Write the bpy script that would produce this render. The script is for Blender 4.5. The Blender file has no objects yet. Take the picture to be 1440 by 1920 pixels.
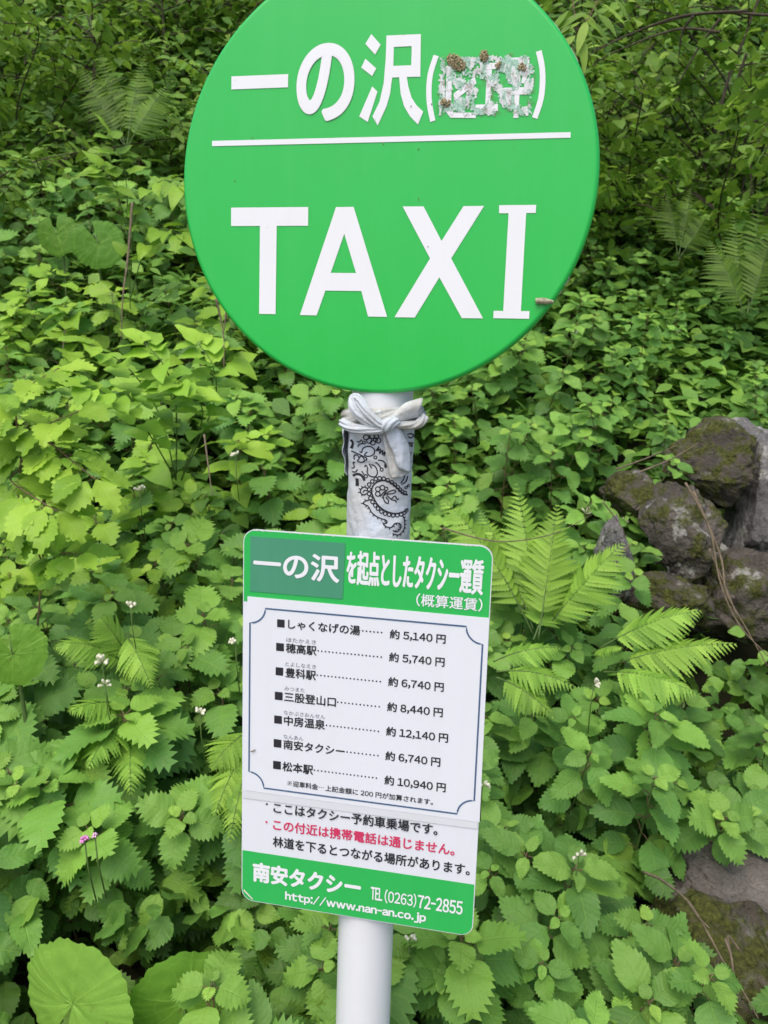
import bpy, math, random
import numpy as np
from mathutils import Vector, Matrix, noise
PI = math.pi
R = math.radians
random.seed(7)
S = bpy.context.scene
COL = S.collection

# ------------------------------------------------------------------ camera, sky, sun, exposure
PITCH, ROLL, FPX, CAMZ = 0.159467, -0.032491, 1550.69, 1.5
_c, _s = math.cos(PITCH), math.sin(PITCH)
_fw, _dn, _rt = Vector((0, _c, -_s)), Vector((0, -_s, -_c)), Vector((1, 0, 0))
RX = math.cos(ROLL) * _rt + math.sin(ROLL) * _dn
DN = -math.sin(ROLL) * _rt + math.cos(ROLL) * _dn
cam = bpy.data.cameras.new('camera')
cam.sensor_fit = 'VERTICAL'; cam.sensor_height = 36; cam.lens = 36 * FPX / 1920
cam.clip_start = 0.02; cam.clip_end = 400
cam.dof.use_dof = True; cam.dof.focus_distance = 1.0; cam.dof.aperture_fstop = 14
camo = bpy.data.objects.new('camera', cam); COL.objects.link(camo)
m = Matrix.Identity(4)
for i in range(3):
    m[i][0], m[i][1], m[i][2] = RX[i], -DN[i], -_fw[i]
m[2][3] = CAMZ
camo.matrix_world = m
S.camera = camo

SUN_EL, SUN_AZ = R(58), R(205)          # azimuth clockwise from +Y: behind the camera, to the left
w = bpy.data.worlds.new('World'); S.world = w; w.use_nodes = True
nt = w.node_tree
sky = nt.nodes.new('ShaderNodeTexSky'); sky.sky_type = 'NISHITA'; sky.sun_disc = False
sky.sun_elevation = SUN_EL; sky.sun_rotation = SUN_AZ
sky.air_density = 1.0; sky.dust_density = 4.0; sky.ozone_density = 1.0
bg = nt.nodes['Background']; bg.inputs['Strength'].default_value = 0.15
nt.links.new(sky.outputs[0], bg.inputs['Color'])
sun = bpy.data.lights.new('sun', 'SUN'); sun.energy = 1.35; sun.angle = R(60); sun.color = (1, 0.97, 0.92)
suno = bpy.data.objects.new('sun', sun); COL.objects.link(suno)
sd = Vector((math.sin(SUN_AZ) * math.cos(SUN_EL), math.cos(SUN_AZ) * math.cos(SUN_EL), math.sin(SUN_EL)))
suno.rotation_euler = sd.to_track_quat('Z', 'Y').to_euler()
S.view_settings.view_transform = 'Standard'; S.view_settings.look = 'None'
S.view_settings.gamma = 1; S.view_settings.exposure = 0.42
S.cycles.use_denoising = True
S.cycles.max_bounces = 6; S.cycles.diffuse_bounces = 3; S.cycles.transmission_bounces = 3
S.cycles.glossy_bounces = 2; S.cycles.caustics_reflective = False; S.cycles.caustics_refractive = False

def ray(px, py):
    return RX * ((px - 720) / FPX) + DN * ((py - 960) / FPX) + _fw
def at(px, py, Y):
    d = ray(px, py); return Vector((0, 0, CAMZ)) + d * (Y / d.y)
def proj(P):
    q = Vector(P) - Vector((0, 0, CAMZ)); d = q.dot(_fw)
    if d < 0.05: return (-9e3, -9e3)
    return (720 + FPX * q.dot(RX) / d, 960 + FPX * q.dot(DN) / d)

# ------------------------------------------------------------------ helpers
class MB:
    """collects geometry into one mesh; 'luv' holds (across, along, tone) for leaf shading"""
    def __init__(s): s.v = []; s.f = []; s.l = []; s.mi = []; s.n = 0
    def add(s, v, f, l=None, mi=0):
        v = np.asarray(v, float).reshape(-1, 3)
        s.v.append(v); s.l.append(np.zeros((len(v), 3)) if l is None else np.asarray(l, float).reshape(-1, 3))
        n = s.n
        s.f.extend([tuple(int(i) + n for i in q) for q in f]); s.mi.extend([mi] * len(f))
        s.n += len(v)
    def mesh(s, name, mats, smooth=True):
        me = bpy.data.meshes.new(name)
        if s.n:
            lens = np.array([len(q) for q in s.f], np.int32); flatf = np.fromiter((i for q in s.f for i in q), np.int32, int(lens.sum()))
            me.vertices.add(s.n); me.vertices.foreach_set('co', np.concatenate(s.v).astype(np.float32).ravel())
            me.loops.add(len(flatf)); me.loops.foreach_set('vertex_index', flatf)
            me.polygons.add(len(lens)); me.polygons.foreach_set('loop_start', (np.cumsum(lens) - lens).astype(np.int32))
            me.update(calc_edges=True)
            a = me.attributes.new('luv', 'FLOAT_VECTOR', 'POINT')
            a.data.foreach_set('vector', np.concatenate(s.l).astype(np.float32).ravel())
        for mt in (mats if isinstance(mats, (list, tuple)) else [mats]): me.materials.append(mt)
        me.polygons.foreach_set('material_index', s.mi)
        me.polygons.foreach_set('use_smooth', [smooth] * len(me.polygons))
        me.validate(); me.update(); return me
    def obj(s, name, mats, parent=None, smooth=True):
        return link(name, s.mesh(name, mats, smooth), parent)
def link(name, data, parent=None):
    o = bpy.data.objects.new(name, data); COL.objects.link(o)
    if parent: o.parent = parent
    return o
def tag(o, label=None, cat=None, group=None, kind=None):
    for k, v in (('label', label), ('category', cat), ('group', group), ('kind', kind)):
        if v: o[k] = v
    return o
def empty(name, loc, label, cat, group=None, rot=(0, 0, 0)):
    o = link(name, None); o.location = loc; o.rotation_euler = rot; o.empty_display_size = .05
    return tag(o, label, cat, group)
def copy_tree(o):
    c = o.copy(); COL.objects.link(c)
    for ch in o.children:
        d = ch.copy(); COL.objects.link(d); d.parent = c
        for g in ch.children:
            e = g.copy(); COL.objects.link(e); e.parent = d
    return c
def basis(fwd, up):
    """3x3 with columns x, y=fwd, z~up"""
    y = np.asarray(fwd, float); y = y / np.linalg.norm(y)
    u = np.asarray(up, float); x = np.cross(y, u); L = np.linalg.norm(x)
    if L < 1e-5: x = np.array([1., 0, 0]) - y * y[0]; L = np.linalg.norm(x)
    x = x / L; return np.stack([x, y, np.cross(x, y)], 1)
def tube(mb, pts, rad, seg=6, mi=0, cap=True, l=(0, 0, .5), ell=None):
    P = np.asarray([tuple(p) for p in pts], float); n = len(P)
    rr = np.full(n, rad, float) if np.isscalar(rad) else np.asarray(rad, float)
    T = np.gradient(P, axis=0); up = np.array([0, 0, 1.]) if abs(T[0][2]) < .9 * np.linalg.norm(T[0]) else np.array([1., 0, 0])
    V = []; x = None
    for i in range(n):
        t = T[i] / (np.linalg.norm(T[i]) + 1e-12)
        if x is None: x = np.cross(t, up)
        x = x - t * (x @ t); x /= np.linalg.norm(x) + 1e-12; y = np.cross(t, x)
        for k in range(seg):
            a = 2 * PI * k / seg; e = 1 if ell is None else ell(i / (n - 1), a)
            V.append(P[i] + (x * math.cos(a) + y * math.sin(a)) * rr[i] * e)
    F = [(i * seg + k, i * seg + (k + 1) % seg, (i + 1) * seg + (k + 1) % seg, (i + 1) * seg + k) for i in range(n - 1) for k in range(seg)]
    if cap: F += [tuple(range(seg))[::-1], tuple((n - 1) * seg + k for k in range(seg))]
    mb.add(V, F, np.tile(l, (len(V), 1)), mi)
def spline(pts, n):
    P = np.asarray([tuple(p) for p in pts], float)
    Q = np.concatenate([[2 * P[0] - P[1]], P, [2 * P[-1] - P[-2]]]); out = []
    for t in np.linspace(0, len(P) - 1 - 1e-6, n):
        i = int(t); f = t - i; a, b, c, d = Q[i:i + 4]
        out.append(.5 * ((2 * b) + (c - a) * f + (2 * a - 5 * b + 4 * c - d) * f * f + (3 * b - a - 3 * c + d) * f ** 3))
    return np.array(out)

# ------------------------------------------------------------------ materials
def nodes(name):
    mt = bpy.data.materials.new(name); mt.use_nodes = True
    return mt, mt.node_tree, mt.node_tree.nodes['Principled BSDF'], mt.node_tree.nodes['Material Output']
def N(t, kind, **kw):
    n = t.nodes.new('ShaderNode' + kind)
    for k, v in kw.items():
        if k.startswith('_'): n.inputs[k[1:].replace('_', ' ')].default_value = v
        elif k.startswith('i') and k[1:].isdigit(): n.inputs[int(k[1:])].default_value = v
        else: setattr(n, k, v)
    return n
def ramp(t, fac, stops):
    r = t.nodes.new('ShaderNodeValToRGB'); e = r.color_ramp.elements
    while len(e) < len(stops): e.new(.5)
    for i, (p, c) in enumerate(stops):
        e[i].position = p; e[i].color = (*c, 1) if not np.isscalar(c) else (c, c, c, 1)
    t.links.new(fac, r.inputs[0]); return r
def mixc(t, fac, a, b, mode='MIX'):
    n = t.nodes.new('ShaderNodeMix'); n.data_type = 'RGBA'; n.blend_type = mode; n.clamp_factor = True
    for s, v in ((0, fac), (6, a), (7, b)):
        if hasattr(v, 'links'): t.links.new(v, n.inputs[s])
        elif np.isscalar(v): n.inputs[s].default_value = v
        else: n.inputs[s].default_value = (*v, 1)
    return n.outputs[2]
def math_(t, op, a, b=None, c=None):
    n = t.nodes.new('ShaderNodeMath'); n.operation = op
    for s, v in ((0, a), (1, b), (2, c)):
        if v is None: continue
        if hasattr(v, 'links'): t.links.new(v, n.inputs[s])
        else: n.inputs[s].default_value = v
    return n.outputs[0]
def bump(t, h, strength, dist):
    b = t.nodes.new('ShaderNodeBump'); b.inputs['Strength'].default_value = strength; b.inputs['Distance'].default_value = dist
    t.links.new(h, b.inputs['Height']); return b.outputs[0]
def noise_(t, scale, detail=4, rough=.55, coord=None, kind='Object'):
    n = t.nodes.new('ShaderNodeTexNoise'); n.inputs['Scale'].default_value = scale
    n.inputs['Detail'].default_value = detail; n.inputs['Roughness'].default_value = rough
    if coord is None:
        tc = t.nodes.new('ShaderNodeTexCoord'); coord = tc.outputs[kind]
    t.links.new(coord, n.inputs['Vector']); return n.outputs['Fac']

def leaf_mat(name, dark, mid, light, veins=7, vslope=.55, rough=.5, trans=.28, bumpd=.0012, huevar=.02, valvar=.35):
    mt, t, p, out = nodes(name)
    at_ = N(t, 'Attribute', attribute_name='luv')
    sp = N(t, 'SeparateXYZ'); t.links.new(at_.outputs['Vector'], sp.inputs[0])
    u, v, tone = sp.outputs
    geo = N(t, 'NewGeometry'); oi = N(t, 'ObjectInfo')
    tn = math_(t, 'ADD', tone, math_(t, 'MULTIPLY', math_(t, 'SUBTRACT', geo.outputs['Random Per Island'], .5), .38))
    tn = math_(t, 'ADD', tn, math_(t, 'MULTIPLY', math_(t, 'SUBTRACT', oi.outputs['Random'], .5), .36))
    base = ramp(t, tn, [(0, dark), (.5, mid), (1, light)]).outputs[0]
    # veins: midrib and side ribs running forward to the margin
    au = math_(t, 'ABSOLUTE', u)
    ph = math_(t, 'MULTIPLY', math_(t, 'SUBTRACT', v, math_(t, 'MULTIPLY', au, vslope * .3)), veins)
    fr = math_(t, 'ABSOLUTE', math_(t, 'SUBTRACT', math_(t, 'FRACT', ph), .5))
    side = N(t, 'MapRange', interpolation_type='SMOOTHSTEP'); t.links.new(fr, side.inputs[0])
    side.inputs[1].default_value = .02; side.inputs[2].default_value = .12; side.inputs[3].default_value = 1; side.inputs[4].default_value = 0
    mid_ = N(t, 'MapRange', interpolation_type='SMOOTHSTEP'); t.links.new(au, mid_.inputs[0])
    mid_.inputs[1].default_value = .02; mid_.inputs[2].default_value = .07; mid_.inputs[3].default_value = 1; mid_.inputs[4].default_value = 0
    vein = math_(t, 'MAXIMUM', mid_.outputs[0], math_(t, 'MULTIPLY', side.outputs[0], .6))
    nz = noise_(t, 260, 3)
    big = noise_(t, 38, 3)
    col = mixc(t, math_(t, 'MULTIPLY', vein, .36), base, light)
    col = mixc(t, math_(t, 'MULTIPLY', math_(t, 'SUBTRACT', nz, .25), .38), col, dark)
    yl = N(t, 'MapRange'); t.links.new(big, yl.inputs[0]); yl.inputs[1].default_value = .66; yl.inputs[2].default_value = .8; yl.inputs[4].default_value = .45
    col = mixc(t, yl.outputs[0], col, (.17, .17, .03))
    spot = N(t, 'MapRange'); t.links.new(noise_(t, 75, 2), spot.inputs[0]); spot.inputs[1].default_value = .735; spot.inputs[2].default_value = .77; spot.inputs[4].default_value = .8
    col = mixc(t, spot.outputs[0], col, (.16, .11, .04))
    hs = N(t, 'HueSaturation'); t.links.new(col, hs.inputs['Color'])
    t.links.new(math_(t, 'ADD', .5 - huevar / 2, math_(t, 'MULTIPLY', oi.outputs['Random'], huevar)), hs.inputs['Hue'])
    t.links.new(math_(t, 'ADD', 1 - valvar / 2, math_(t, 'MULTIPLY', geo.outputs['Random Per Island'], valvar)), hs.inputs['Value'])
    col = hs.outputs[0]
    quilt = math_(t, 'ABSOLUTE', math_(t, 'SUBTRACT', math_(t, 'FRACT', ph), .5))
    hgt = math_(t, 'SUBTRACT', math_(t, 'ADD', math_(t, 'MULTIPLY', quilt, .8), math_(t, 'MULTIPLY', nz, 1.0)), math_(t, 'MULTIPLY', mid_.outputs[0], .6))
    nrm = bump(t, hgt, .75, bumpd)
    t.links.new(col, p.inputs['Base Color']); t.links.new(nrm, p.inputs['Normal'])
    p.inputs['Roughness'].default_value = rough; p.inputs['Specular IOR Level'].default_value = .3
    tr = N(t, 'BsdfTranslucent'); t.links.new(mixc(t, .55, col, (.24, .40, .03)), tr.inputs['Color']); t.links.new(nrm, tr.inputs['Normal'])
    mx = N(t, 'MixShader'); mx.inputs[0].default_value = trans
    t.links.new(p.outputs[0], mx.inputs[1]); t.links.new(tr.outputs[0], mx.inputs[2]); t.links.new(mx.outputs[0], out.inputs[0])
    return mt
def plain(name, col, rough=.6, var=.25, scale=30, col2=None, bumps=0, bscale=None, spec=.4, coat=0):
    mt, t, p, out = nodes(name)
    nz = noise_(t, scale, 5)
    c2 = col2 or tuple(c * (1 - var) for c in col)
    r = ramp(t, nz, [(.35, c2), (.65, col)])
    t.links.new(r.outputs[0], p.inputs['Base Color']); p.inputs['Roughness'].default_value = rough
    p.inputs['Specular IOR Level'].default_value = spec
    if coat: p.inputs['Coat Weight'].default_value = coat; p.inputs['Coat Roughness'].default_value = .12
    if bumps: t.links.new(bump(t, noise_(t, bscale or scale * 3, 5), .6, bumps), p.inputs['Normal'])
    return mt
M = {}
M['nettle'] = leaf_mat('nettle_leaf', (.066, .175, .036), (.138, .325, .062), (.29, .49, .072), veins=7)
M['dead_nettle'] = leaf_mat('dead_nettle_leaf', (.070, .185, .040), (.140, .330, .066), (.27, .48, .076), veins=8)
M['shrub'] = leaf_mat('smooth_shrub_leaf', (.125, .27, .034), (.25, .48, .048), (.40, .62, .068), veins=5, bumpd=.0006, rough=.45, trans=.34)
M['thicket'] = leaf_mat('thicket_leaf', (.085, .190, .032), (.200, .375, .058), (.37, .53, .078), veins=5, bumpd=.0006, trans=.4)
M['carpet'] = leaf_mat('carpet_leaf', (.064, .155, .030), (.150, .320, .054), (.28, .47, .065), veins=5, trans=.25)
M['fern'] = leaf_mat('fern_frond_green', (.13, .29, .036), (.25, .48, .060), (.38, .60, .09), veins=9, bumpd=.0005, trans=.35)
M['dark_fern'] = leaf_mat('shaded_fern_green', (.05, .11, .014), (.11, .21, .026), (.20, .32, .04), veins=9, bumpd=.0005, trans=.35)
M['butterbur'] = leaf_mat('butterbur_leaf', (.10, .26, .030), (.17, .38, .040), (.32, .54, .085), veins=1, bumpd=.0006, trans=.32, rough=.55)
M['stem'] = plain('green_stem', (.11, .19, .045), .55, .4, 40)
M['redstem'] = plain('reddish_stem', (.20, .13, .07), .6, .4, 50)
M['bark'] = plain('brown_bark', (.085, .065, .045), .85, .5, 60, bumps=.002)
M['drytwig'] = plain('dry_twig', (.21, .16, .105), .8, .45, 70)
M['petal'] = plain('cream_petal', (.75, .74, .55), .5, .2, 60)
M['pink'] = plain('pink_petal', (.75, .30, .60), .5, .2, 60)
M['pale_pink'] = plain('pale_pink_petal', (.80, .52, .70), .5, .2, 60)
M['soil'] = plain('soil', (.060, .055, .026), .95, .5, 9, col2=(.030, .032, .012), bumps=.02, bscale=25)

# ------------------------------------------------------------------ leaves
def leaf(mb, L, W, base, fwd, up, kind='nettle', tone=.5, bend=.5, fold=.15, rows=None, rnd=random, mi=0):
    """serrated or smooth blade as a bent grid; base point, direction and face normal in the plant's space"""
    if kind == 'nettle': teeth, depth, peak, ex = 9, .105, .66, .66
    elif kind == 'pointed': teeth, depth, peak, ex = 10, .055, .72, .85
    elif kind == 'cut': teeth, depth, peak, ex = 7, .11, .85, 1.0
    else: teeth, depth, peak, ex = 0, 0, .75, .85
    n = 2 * teeth if teeth else (rows or 8)
    t = np.arange(n + 1) / n
    wid = np.sin(PI * np.clip(t, 0, 1) ** peak) ** ex
    if kind == 'heart': wid = np.sin(PI * (.10 + .90 * t) ** .62) ** .8 * (1 - .45 * t ** 4); wid[-1] = 0
    wid = np.maximum(wid, 0) * W / 2
    dy = np.zeros(n + 1)
    if teeth:
        tip = (np.arange(n + 1) % 2 == 1)
        grow = .25 + 1.9 * t ** 1.4 if kind == 'nettle' else np.ones(n + 1)
        wid = np.where(tip, wid + depth * W * .55 * grow * np.minimum(1, 4 * (1 - t) + .25), wid - depth * W * .35 * grow * np.minimum(1, 3 * t))
        wid = np.maximum(wid, .0); dy = np.where(tip, L * .055 * grow, 0)
        wid[0] = W * .03; wid[-1] = 0
    cols = np.array([-1, -.5, 0, .5, 1.]) if n > 5 else np.array([-1, 0, 1.])
    X = wid[:, None] * cols[None]
    Y = (t * L)[:, None] + dy[:, None] * (np.abs(cols)[None] ** 2)
    if kind == 'heart': Y = Y - L * .10 * np.abs(cols)[None] * (1 - t)[:, None] ** 4
    ph = rnd.random() * 6
    Z = fold * np.abs(X) + .035 * W * np.sin(t * 11 + ph)[:, None] * cols[None] + .02 * W * np.cos(t * 17 + ph)[:, None] * np.abs(cols)[None]
    # bend downwards along the length
    k = bend / L
    a = k * Y
    Yb = np.sin(a) / k if abs(k) > 1e-6 else Y
    Zb = Z * np.cos(a) - (1 - np.cos(a)) / (k if abs(k) > 1e-6 else 1)
    Yb = Yb + Z * np.sin(a)
    V = np.stack([X, Yb, Zb], -1).reshape(-1, 3) @ basis(fwd, up).T + np.asarray(base, float)
    m_ = len(cols)
    F = [(i * m_ + j, i * m_ + j + 1, (i + 1) * m_ + j + 1, (i + 1) * m_ + j) for i in range(n) for j in range(m_ - 1)]
    l = np.stack([np.broadcast_to(cols[None], X.shape), np.broadcast_to(t[:, None], X.shape), np.full(X.shape, tone)], -1)
    mb.add(V, F, l, mi)
def sph(az, el): return np.array([math.cos(el) * math.cos(az), math.cos(el) * math.sin(az), math.sin(el)])

def herb(h, nodes_, L0, asp, kind, rnd, tone0=.42, petiole=.55, lean=.12, flower=False, start=.36):
    """an upright herb: stem mesh, foliage mesh of opposite leaf pairs, optional flower whorls"""
    st, fo, fl = MB(), MB(), MB()
    lx, ly = rnd.uniform(-lean, lean) * h, rnd.uniform(-lean, lean) * h
    P = lambda s: np.array([lx * s * s, ly * s * s, h * s])
    tube(st, [P(s) for s in np.linspace(0, 1, 7)], np.linspace(.0026, .0012, 7) * (h / .5) ** .3, 5, 0)
    az = rnd.uniform(0, 2 * PI)
    for i in range(nodes_):
        q = i / (nodes_ - 1); s = start + (1 - start) * (1 - (1 - q) ** 1.7)
        L = L0 * (.72 + .62 * q - .98 * q ** 5) * rnd.uniform(.85, 1.12); L = max(L, L0 * .2)
        az += PI / 2 + rnd.uniform(-.25, .25)
        for sgn in (0, PI):
            if rnd.random() < .06: continue
            a = az + sgn + rnd.uniform(-.2, .2); el = R(8 + 34 * q) + rnd.uniform(-.15, .15)
            pe = petiole * L * (1.05 - .55 * q)
            b = P(s); e = b + sph(a, el) * pe
            tube(st, [b, b + sph(a, el + .2) * pe * .55, e], [.0012, .001, .0008], 4, 1, False)
            d = sph(a, el * .55 - .35 + .25 * q + rnd.uniform(-.2, .2))
            up = np.array([0, 0, 1.]) + .45 * sph(a + PI / 2, 0) * rnd.uniform(-1, 1)
            leaf(fo, L * rnd.uniform(.92, 1.08), L * asp * rnd.uniform(.9, 1.1), e, d, up, kind, tone0 + .48 * q ** 3 + rnd.uniform(-.08, .08),
                 bend=rnd.uniform(.25, .9), fold=rnd.uniform(.05, .22), rnd=rnd)
        if flower and .62 < q < .75:
            for k in range(4):
                a = rnd.uniform(0, 2 * PI); b = P(s) + np.array([0, 0, .004])
                o = b + sph(a, .5) * .008
                tube(fl, [b, o, o + sph(a, 1.1) * .005, o + sph(a, .2) * .008 + np.array([0, 0, .005])], [.0008, .0017, .0024, .0008], 6)
    return st, fo, fl
def make_herb(name, st, fo, fl, leafm, stemm):
    root = link(name, None); root.empty_display_size = .03
    st.obj('stem', [stemm, M['redstem'] if stemm is M['stem'] else stemm], root); fo.obj('foliage', leafm, root)
    if fl and fl.n: fl.obj('flower', M['petal'], root)
    return root

# ------------------------------------------------------------------ terrain
_gy = [-60, .75, 1.0, 1.3, 1.85, 2.6, 3.9, 5.5, 8, 14, 40]
_gz = [0, 0, .03, .16, .27, .56, 1.55, 2.95, 5.3, 9.5, 24]
def sstep(a, b, x):
    x = min(1, max(0, (x - a) / (b - a))); return x * x * (3 - 2 * x)
def ground_z(x, y):
    z = float(np.interp(y, _gy, _gz))
    z += .30 * sstep(.75, 1.0, x) * sstep(2.45, 2.85, y) * (1 - sstep(3.2, 4.6, y))
    z -= .12 * sstep(.6, .9, x) * sstep(1.4, 2.0, y) * (1 - sstep(2.3, 2.6, y))
    f = sstep(.95, 1.5, y)
    z += f * (.10 * noise.noise((x * 1.3, y * 1.3, 1)) + .04 * noise.noise((x * 5, y * 5, 4)))
    return z
xs = np.concatenate([np.linspace(-60, -5, 20)[:-1], np.linspace(-5, 5, 110), np.linspace(5, 60, 20)[1:]])
ys = np.concatenate([np.linspace(-60, .7, 30)[:-1], np.linspace(.7, 9, 110), np.linspace(9, 40, 20)[1:]])
mb = MB()
mb.add([(x, y, ground_z(x, y)) for y in ys for x in xs],
       [(j * len(xs) + i, j * len(xs) + i + 1, (j + 1) * len(xs) + i + 1, (j + 1) * len(xs) + i) for j in range(len(ys) - 1) for i in range(len(xs) - 1)])
tag(mb.obj('ground', M['soil']), kind='structure')
M['gravel'] = plain('pale_gravel', (.30, .29, .27), .95, .4, 60, col2=(.18, .17, .16), bumps=.01, bscale=120)
mb = MB(); mb.add([(-60, -12, .006), (60, -12, .006), (60, .55, .006), (-60, .55, .006)], [(0, 1, 2, 3)])
tag(mb.obj('road', M['gravel']), kind='structure')

# ------------------------------------------------------------------ the taxi stop sign
def paint(name, col, rough=.35, dirt=.12, dcol=(.30, .26, .18), scale=9, coat=.25, spec=.4):
    mt, t, p, out = nodes(name)
    a = noise_(t, scale, 6, .6); b = noise_(t, 420, 2)
    f = N(t, 'MapRange'); t.links.new(a, f.inputs[0]); f.inputs[1].default_value = .5; f.inputs[2].default_value = .85; f.inputs[4].default_value = dirt
    c = mixc(t, f.outputs[0], col, dcol)
    sp = N(t, 'MapRange'); t.links.new(b, sp.inputs[0]); sp.inputs[1].default_value = .74; sp.inputs[2].default_value = .8; sp.inputs[4].default_value = dirt * 1.5
    c = mixc(t, sp.outputs[0], c, dcol)
    tc = N(t, 'TexCoord'); mp = N(t, 'Mapping'); mp.inputs['Scale'].default_value = (26, 26, 2.2); t.links.new(tc.outputs['Object'], mp.inputs[0])
    fd = N(t, 'MapRange'); t.links.new(noise_(t, 1.6, 6, .65, mp.outputs[0]), fd.inputs[0]); fd.inputs[1].default_value = .45; fd.inputs[2].default_value = .8; fd.inputs[4].default_value = .10
    c = mixc(t, fd.outputs[0], c, tuple(min(.85, x + .10) for x in col) if sum(col) < 1.5 else (.55, .54, .48))
    t.links.new(c, p.inputs['Base Color'])
    t.links.new(math_(t, 'ADD', rough, math_(t, 'MULTIPLY', a, .12)), p.inputs['Roughness'])
    p.inputs['Coat Weight'].default_value = coat; p.inputs['Coat Roughness'].default_value = .18; p.inputs['Specular IOR Level'].default_value = spec
    t.links.new(bump(t, noise_(t, 14, 2), .15, .002), p.inputs['Normal'])
    return mt
M['signgreen'] = paint('green_sign_paint', (.012, .47, .066), .26, .07, (.05, .30, .06), coat=.35)
M['boardgreen'] = paint('green_board_print', (.022, .44, .085), .32, .05, (.05, .30, .06), coat=.2)
M['white'] = paint('white_vinyl', (.77, .79, .82), .4, .04, coat=.1)
M['boardwhite'] = paint('white_board_face', (.70, .73, .78), .4, .06, coat=.1)
M['sheet'] = paint('laminated_paper', (.72, .75, .80), .25, .03, coat=.4)
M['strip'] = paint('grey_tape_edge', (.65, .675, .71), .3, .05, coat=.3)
M['patch'] = paint('dull_green_sticker', (.055, .27, .155), .35, .10, (.12, .32, .22), coat=.3)
M['black'] = paint('black_print', (.018, .018, .024), .45, 0, coat=0)
M['navy'] = paint('slate_blue_print', (.055, .115, .22), .45, 0, coat=0)
M['red'] = paint('red_print', (.62, .030, .115), .45, 0, coat=0)
M['ruby'] = paint('grey_print', (.16, .16, .18), .45, 0, coat=0)
M['pole'] = paint('white_pole_paint', (.73, .75, .78), .35, .22, (.50, .44, .34), scale=7, coat=.2)
M['chip'] = plain('chipped_paint', (.72, .68, .60), .7, .3, 300)
M['bare'] = plain('dull_steel', (.35, .35, .33), .45, .3, 60)

YAW = .195893
PX, PY = -.00593, .95543
sign = empty('taxi_stop_sign', (PX, PY, 0), 'white pole carrying a round green TAXI disc above a tilted looking fare board', 'taxi sign', rot=(0, 0, -YAW))
FY = -.0385                                  # face plane of disc and board, in the sign's space
mb = MB(); tube(mb, [(0, 0, z) for z in (-.3, .4, .9, 1.3, 1.7, 1.88)], .035, 48)
mb.obj('pole', M['pole'], sign)

def flat(name, polys, mt, parent, y, mb=None):
    """flat lettering or film on the sign plane; polys in millimetres (x, z), each a simple polygon (triangulated)"""
    from mathutils.geometry import tessellate_polygon
    b = mb or MB()
    for loops in polys:
        loops = loops if isinstance(loops[0][0], (tuple, list)) else [loops]
        pts = [p for lp in loops for p in lp]
        tri = tessellate_polygon([[Vector((p[0], p[1], 0)) for p in lp] for lp in loops])
        V = [(p[0] / 1000, y, p[1] / 1000) for p in pts]; F = []
        for t in tri:
            a, c, d = (Vector(pts[i]) for i in t)
            cr = (c - a).cross(d - a)
            F.append(t if cr > 0 else t[::-1])
        b.add(V, F)
    return b if mb is not None else b.obj(name, mt, parent, False)
GL = {}
def glyph(ch, res):
    if (ch, res) not in GL:
        c = bpy.data.curves.new('lettering', 'FONT'); c.body = ch; c.resolution_u = res
        o = bpy.data.objects.new('lettering', c); COL.objects.link(o)
        dg = bpy.context.evaluated_depsgraph_get()
        me = bpy.data.meshes.new_from_object(o.evaluated_get(dg), depsgraph=dg)
        v = np.empty(len(me.vertices) * 3); me.vertices.foreach_get('co', v)
        GL[ch, res] = v.reshape(-1, 3)[:, :2].copy(), [tuple(p.vertices) for p in me.polygons]
        bpy.data.objects.remove(o); bpy.data.curves.remove(c); bpy.data.meshes.remove(me)
    return GL[ch, res]
def text(mb, s, x0, x1, zc, h, y, weight=0.0, res=4, gap=.085):
    """one line of lettering fitted to its measured box (millimetres) on the plane y; heavier strokes by
    stacking slightly shifted copies of the glyphs a few hundredths of a millimetre apart"""
    pen = 0; items = []; wide = chr(0x3042)
    for ch in s:
        if ch == ' ': pen += .26; continue
        lat = 33 <= ord(ch) <= 126
        v, f = glyph(chr(ord(ch) + 0xFEE0) if lat else ch, res)
        if ch in '-/': v = v * np.array([.52 if ch == '-' else .58, 1])
        if lat: items.append((v + np.array([pen + gap / 2 - v[:, 0].min(), 0]), f)); pen += v[:, 0].max() - v[:, 0].min() + gap
        else: items.append((v + np.array([pen, 0]), f)); pen += 1.0
    A = np.concatenate([v for v, f in items]); lo, hi = A.min(0), A.max(0)
    wmm = weight * h
    sx = (x1 - x0 - 2 * wmm) / (hi[0] - lo[0]); sz = (h - 2 * wmm) / (hi[1] - lo[1])
    sh = [(0, 0)] if weight == 0 else [(wmm * math.cos(k * PI / 4), wmm * math.sin(k * PI / 4)) for k in range(8)] + [(0, 0)] if h < 50 else [(wmm * math.cos(k * PI / 12), wmm * math.sin(k * PI / 12)) for k in range(24)] + [(0, 0)]
    for v, f in items:
        for k, (dx, dz) in enumerate(sh):
            V = np.stack([(x0 + wmm + dx + (v[:, 0] - lo[0]) * sx) / 1000, np.full(len(v), y - .00002 * k), (zc + dz + (v[:, 1] - (lo[1] + hi[1]) / 2) * sz) / 1000], 1)
            mb.add(V, f)
def dot(x, z, r): return [(x + r * math.cos(2 * PI * k / 10), z + r * math.sin(2 * PI * k / 10)) for k in range(10)]
def rect(x0, z0, x1, z1): return [(x0, z0), (x1, z0), (x1, z1), (x0, z1)]
def rrect(x0, z0, x1, z1, r, n=6):
    out = []
    for cx, cz, a0 in ((x1 - r, z1 - r, 0), (x0 + r, z1 - r, 90), (x0 + r, z0 + r, 180), (x1 - r, z0 + r, 270)):
        out += [(cx + r * math.cos(R(a0 + 90 * k / n)), cz + r * math.sin(R(a0 + 90 * k / n))) for k in range(n + 1)]
    return out
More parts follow.
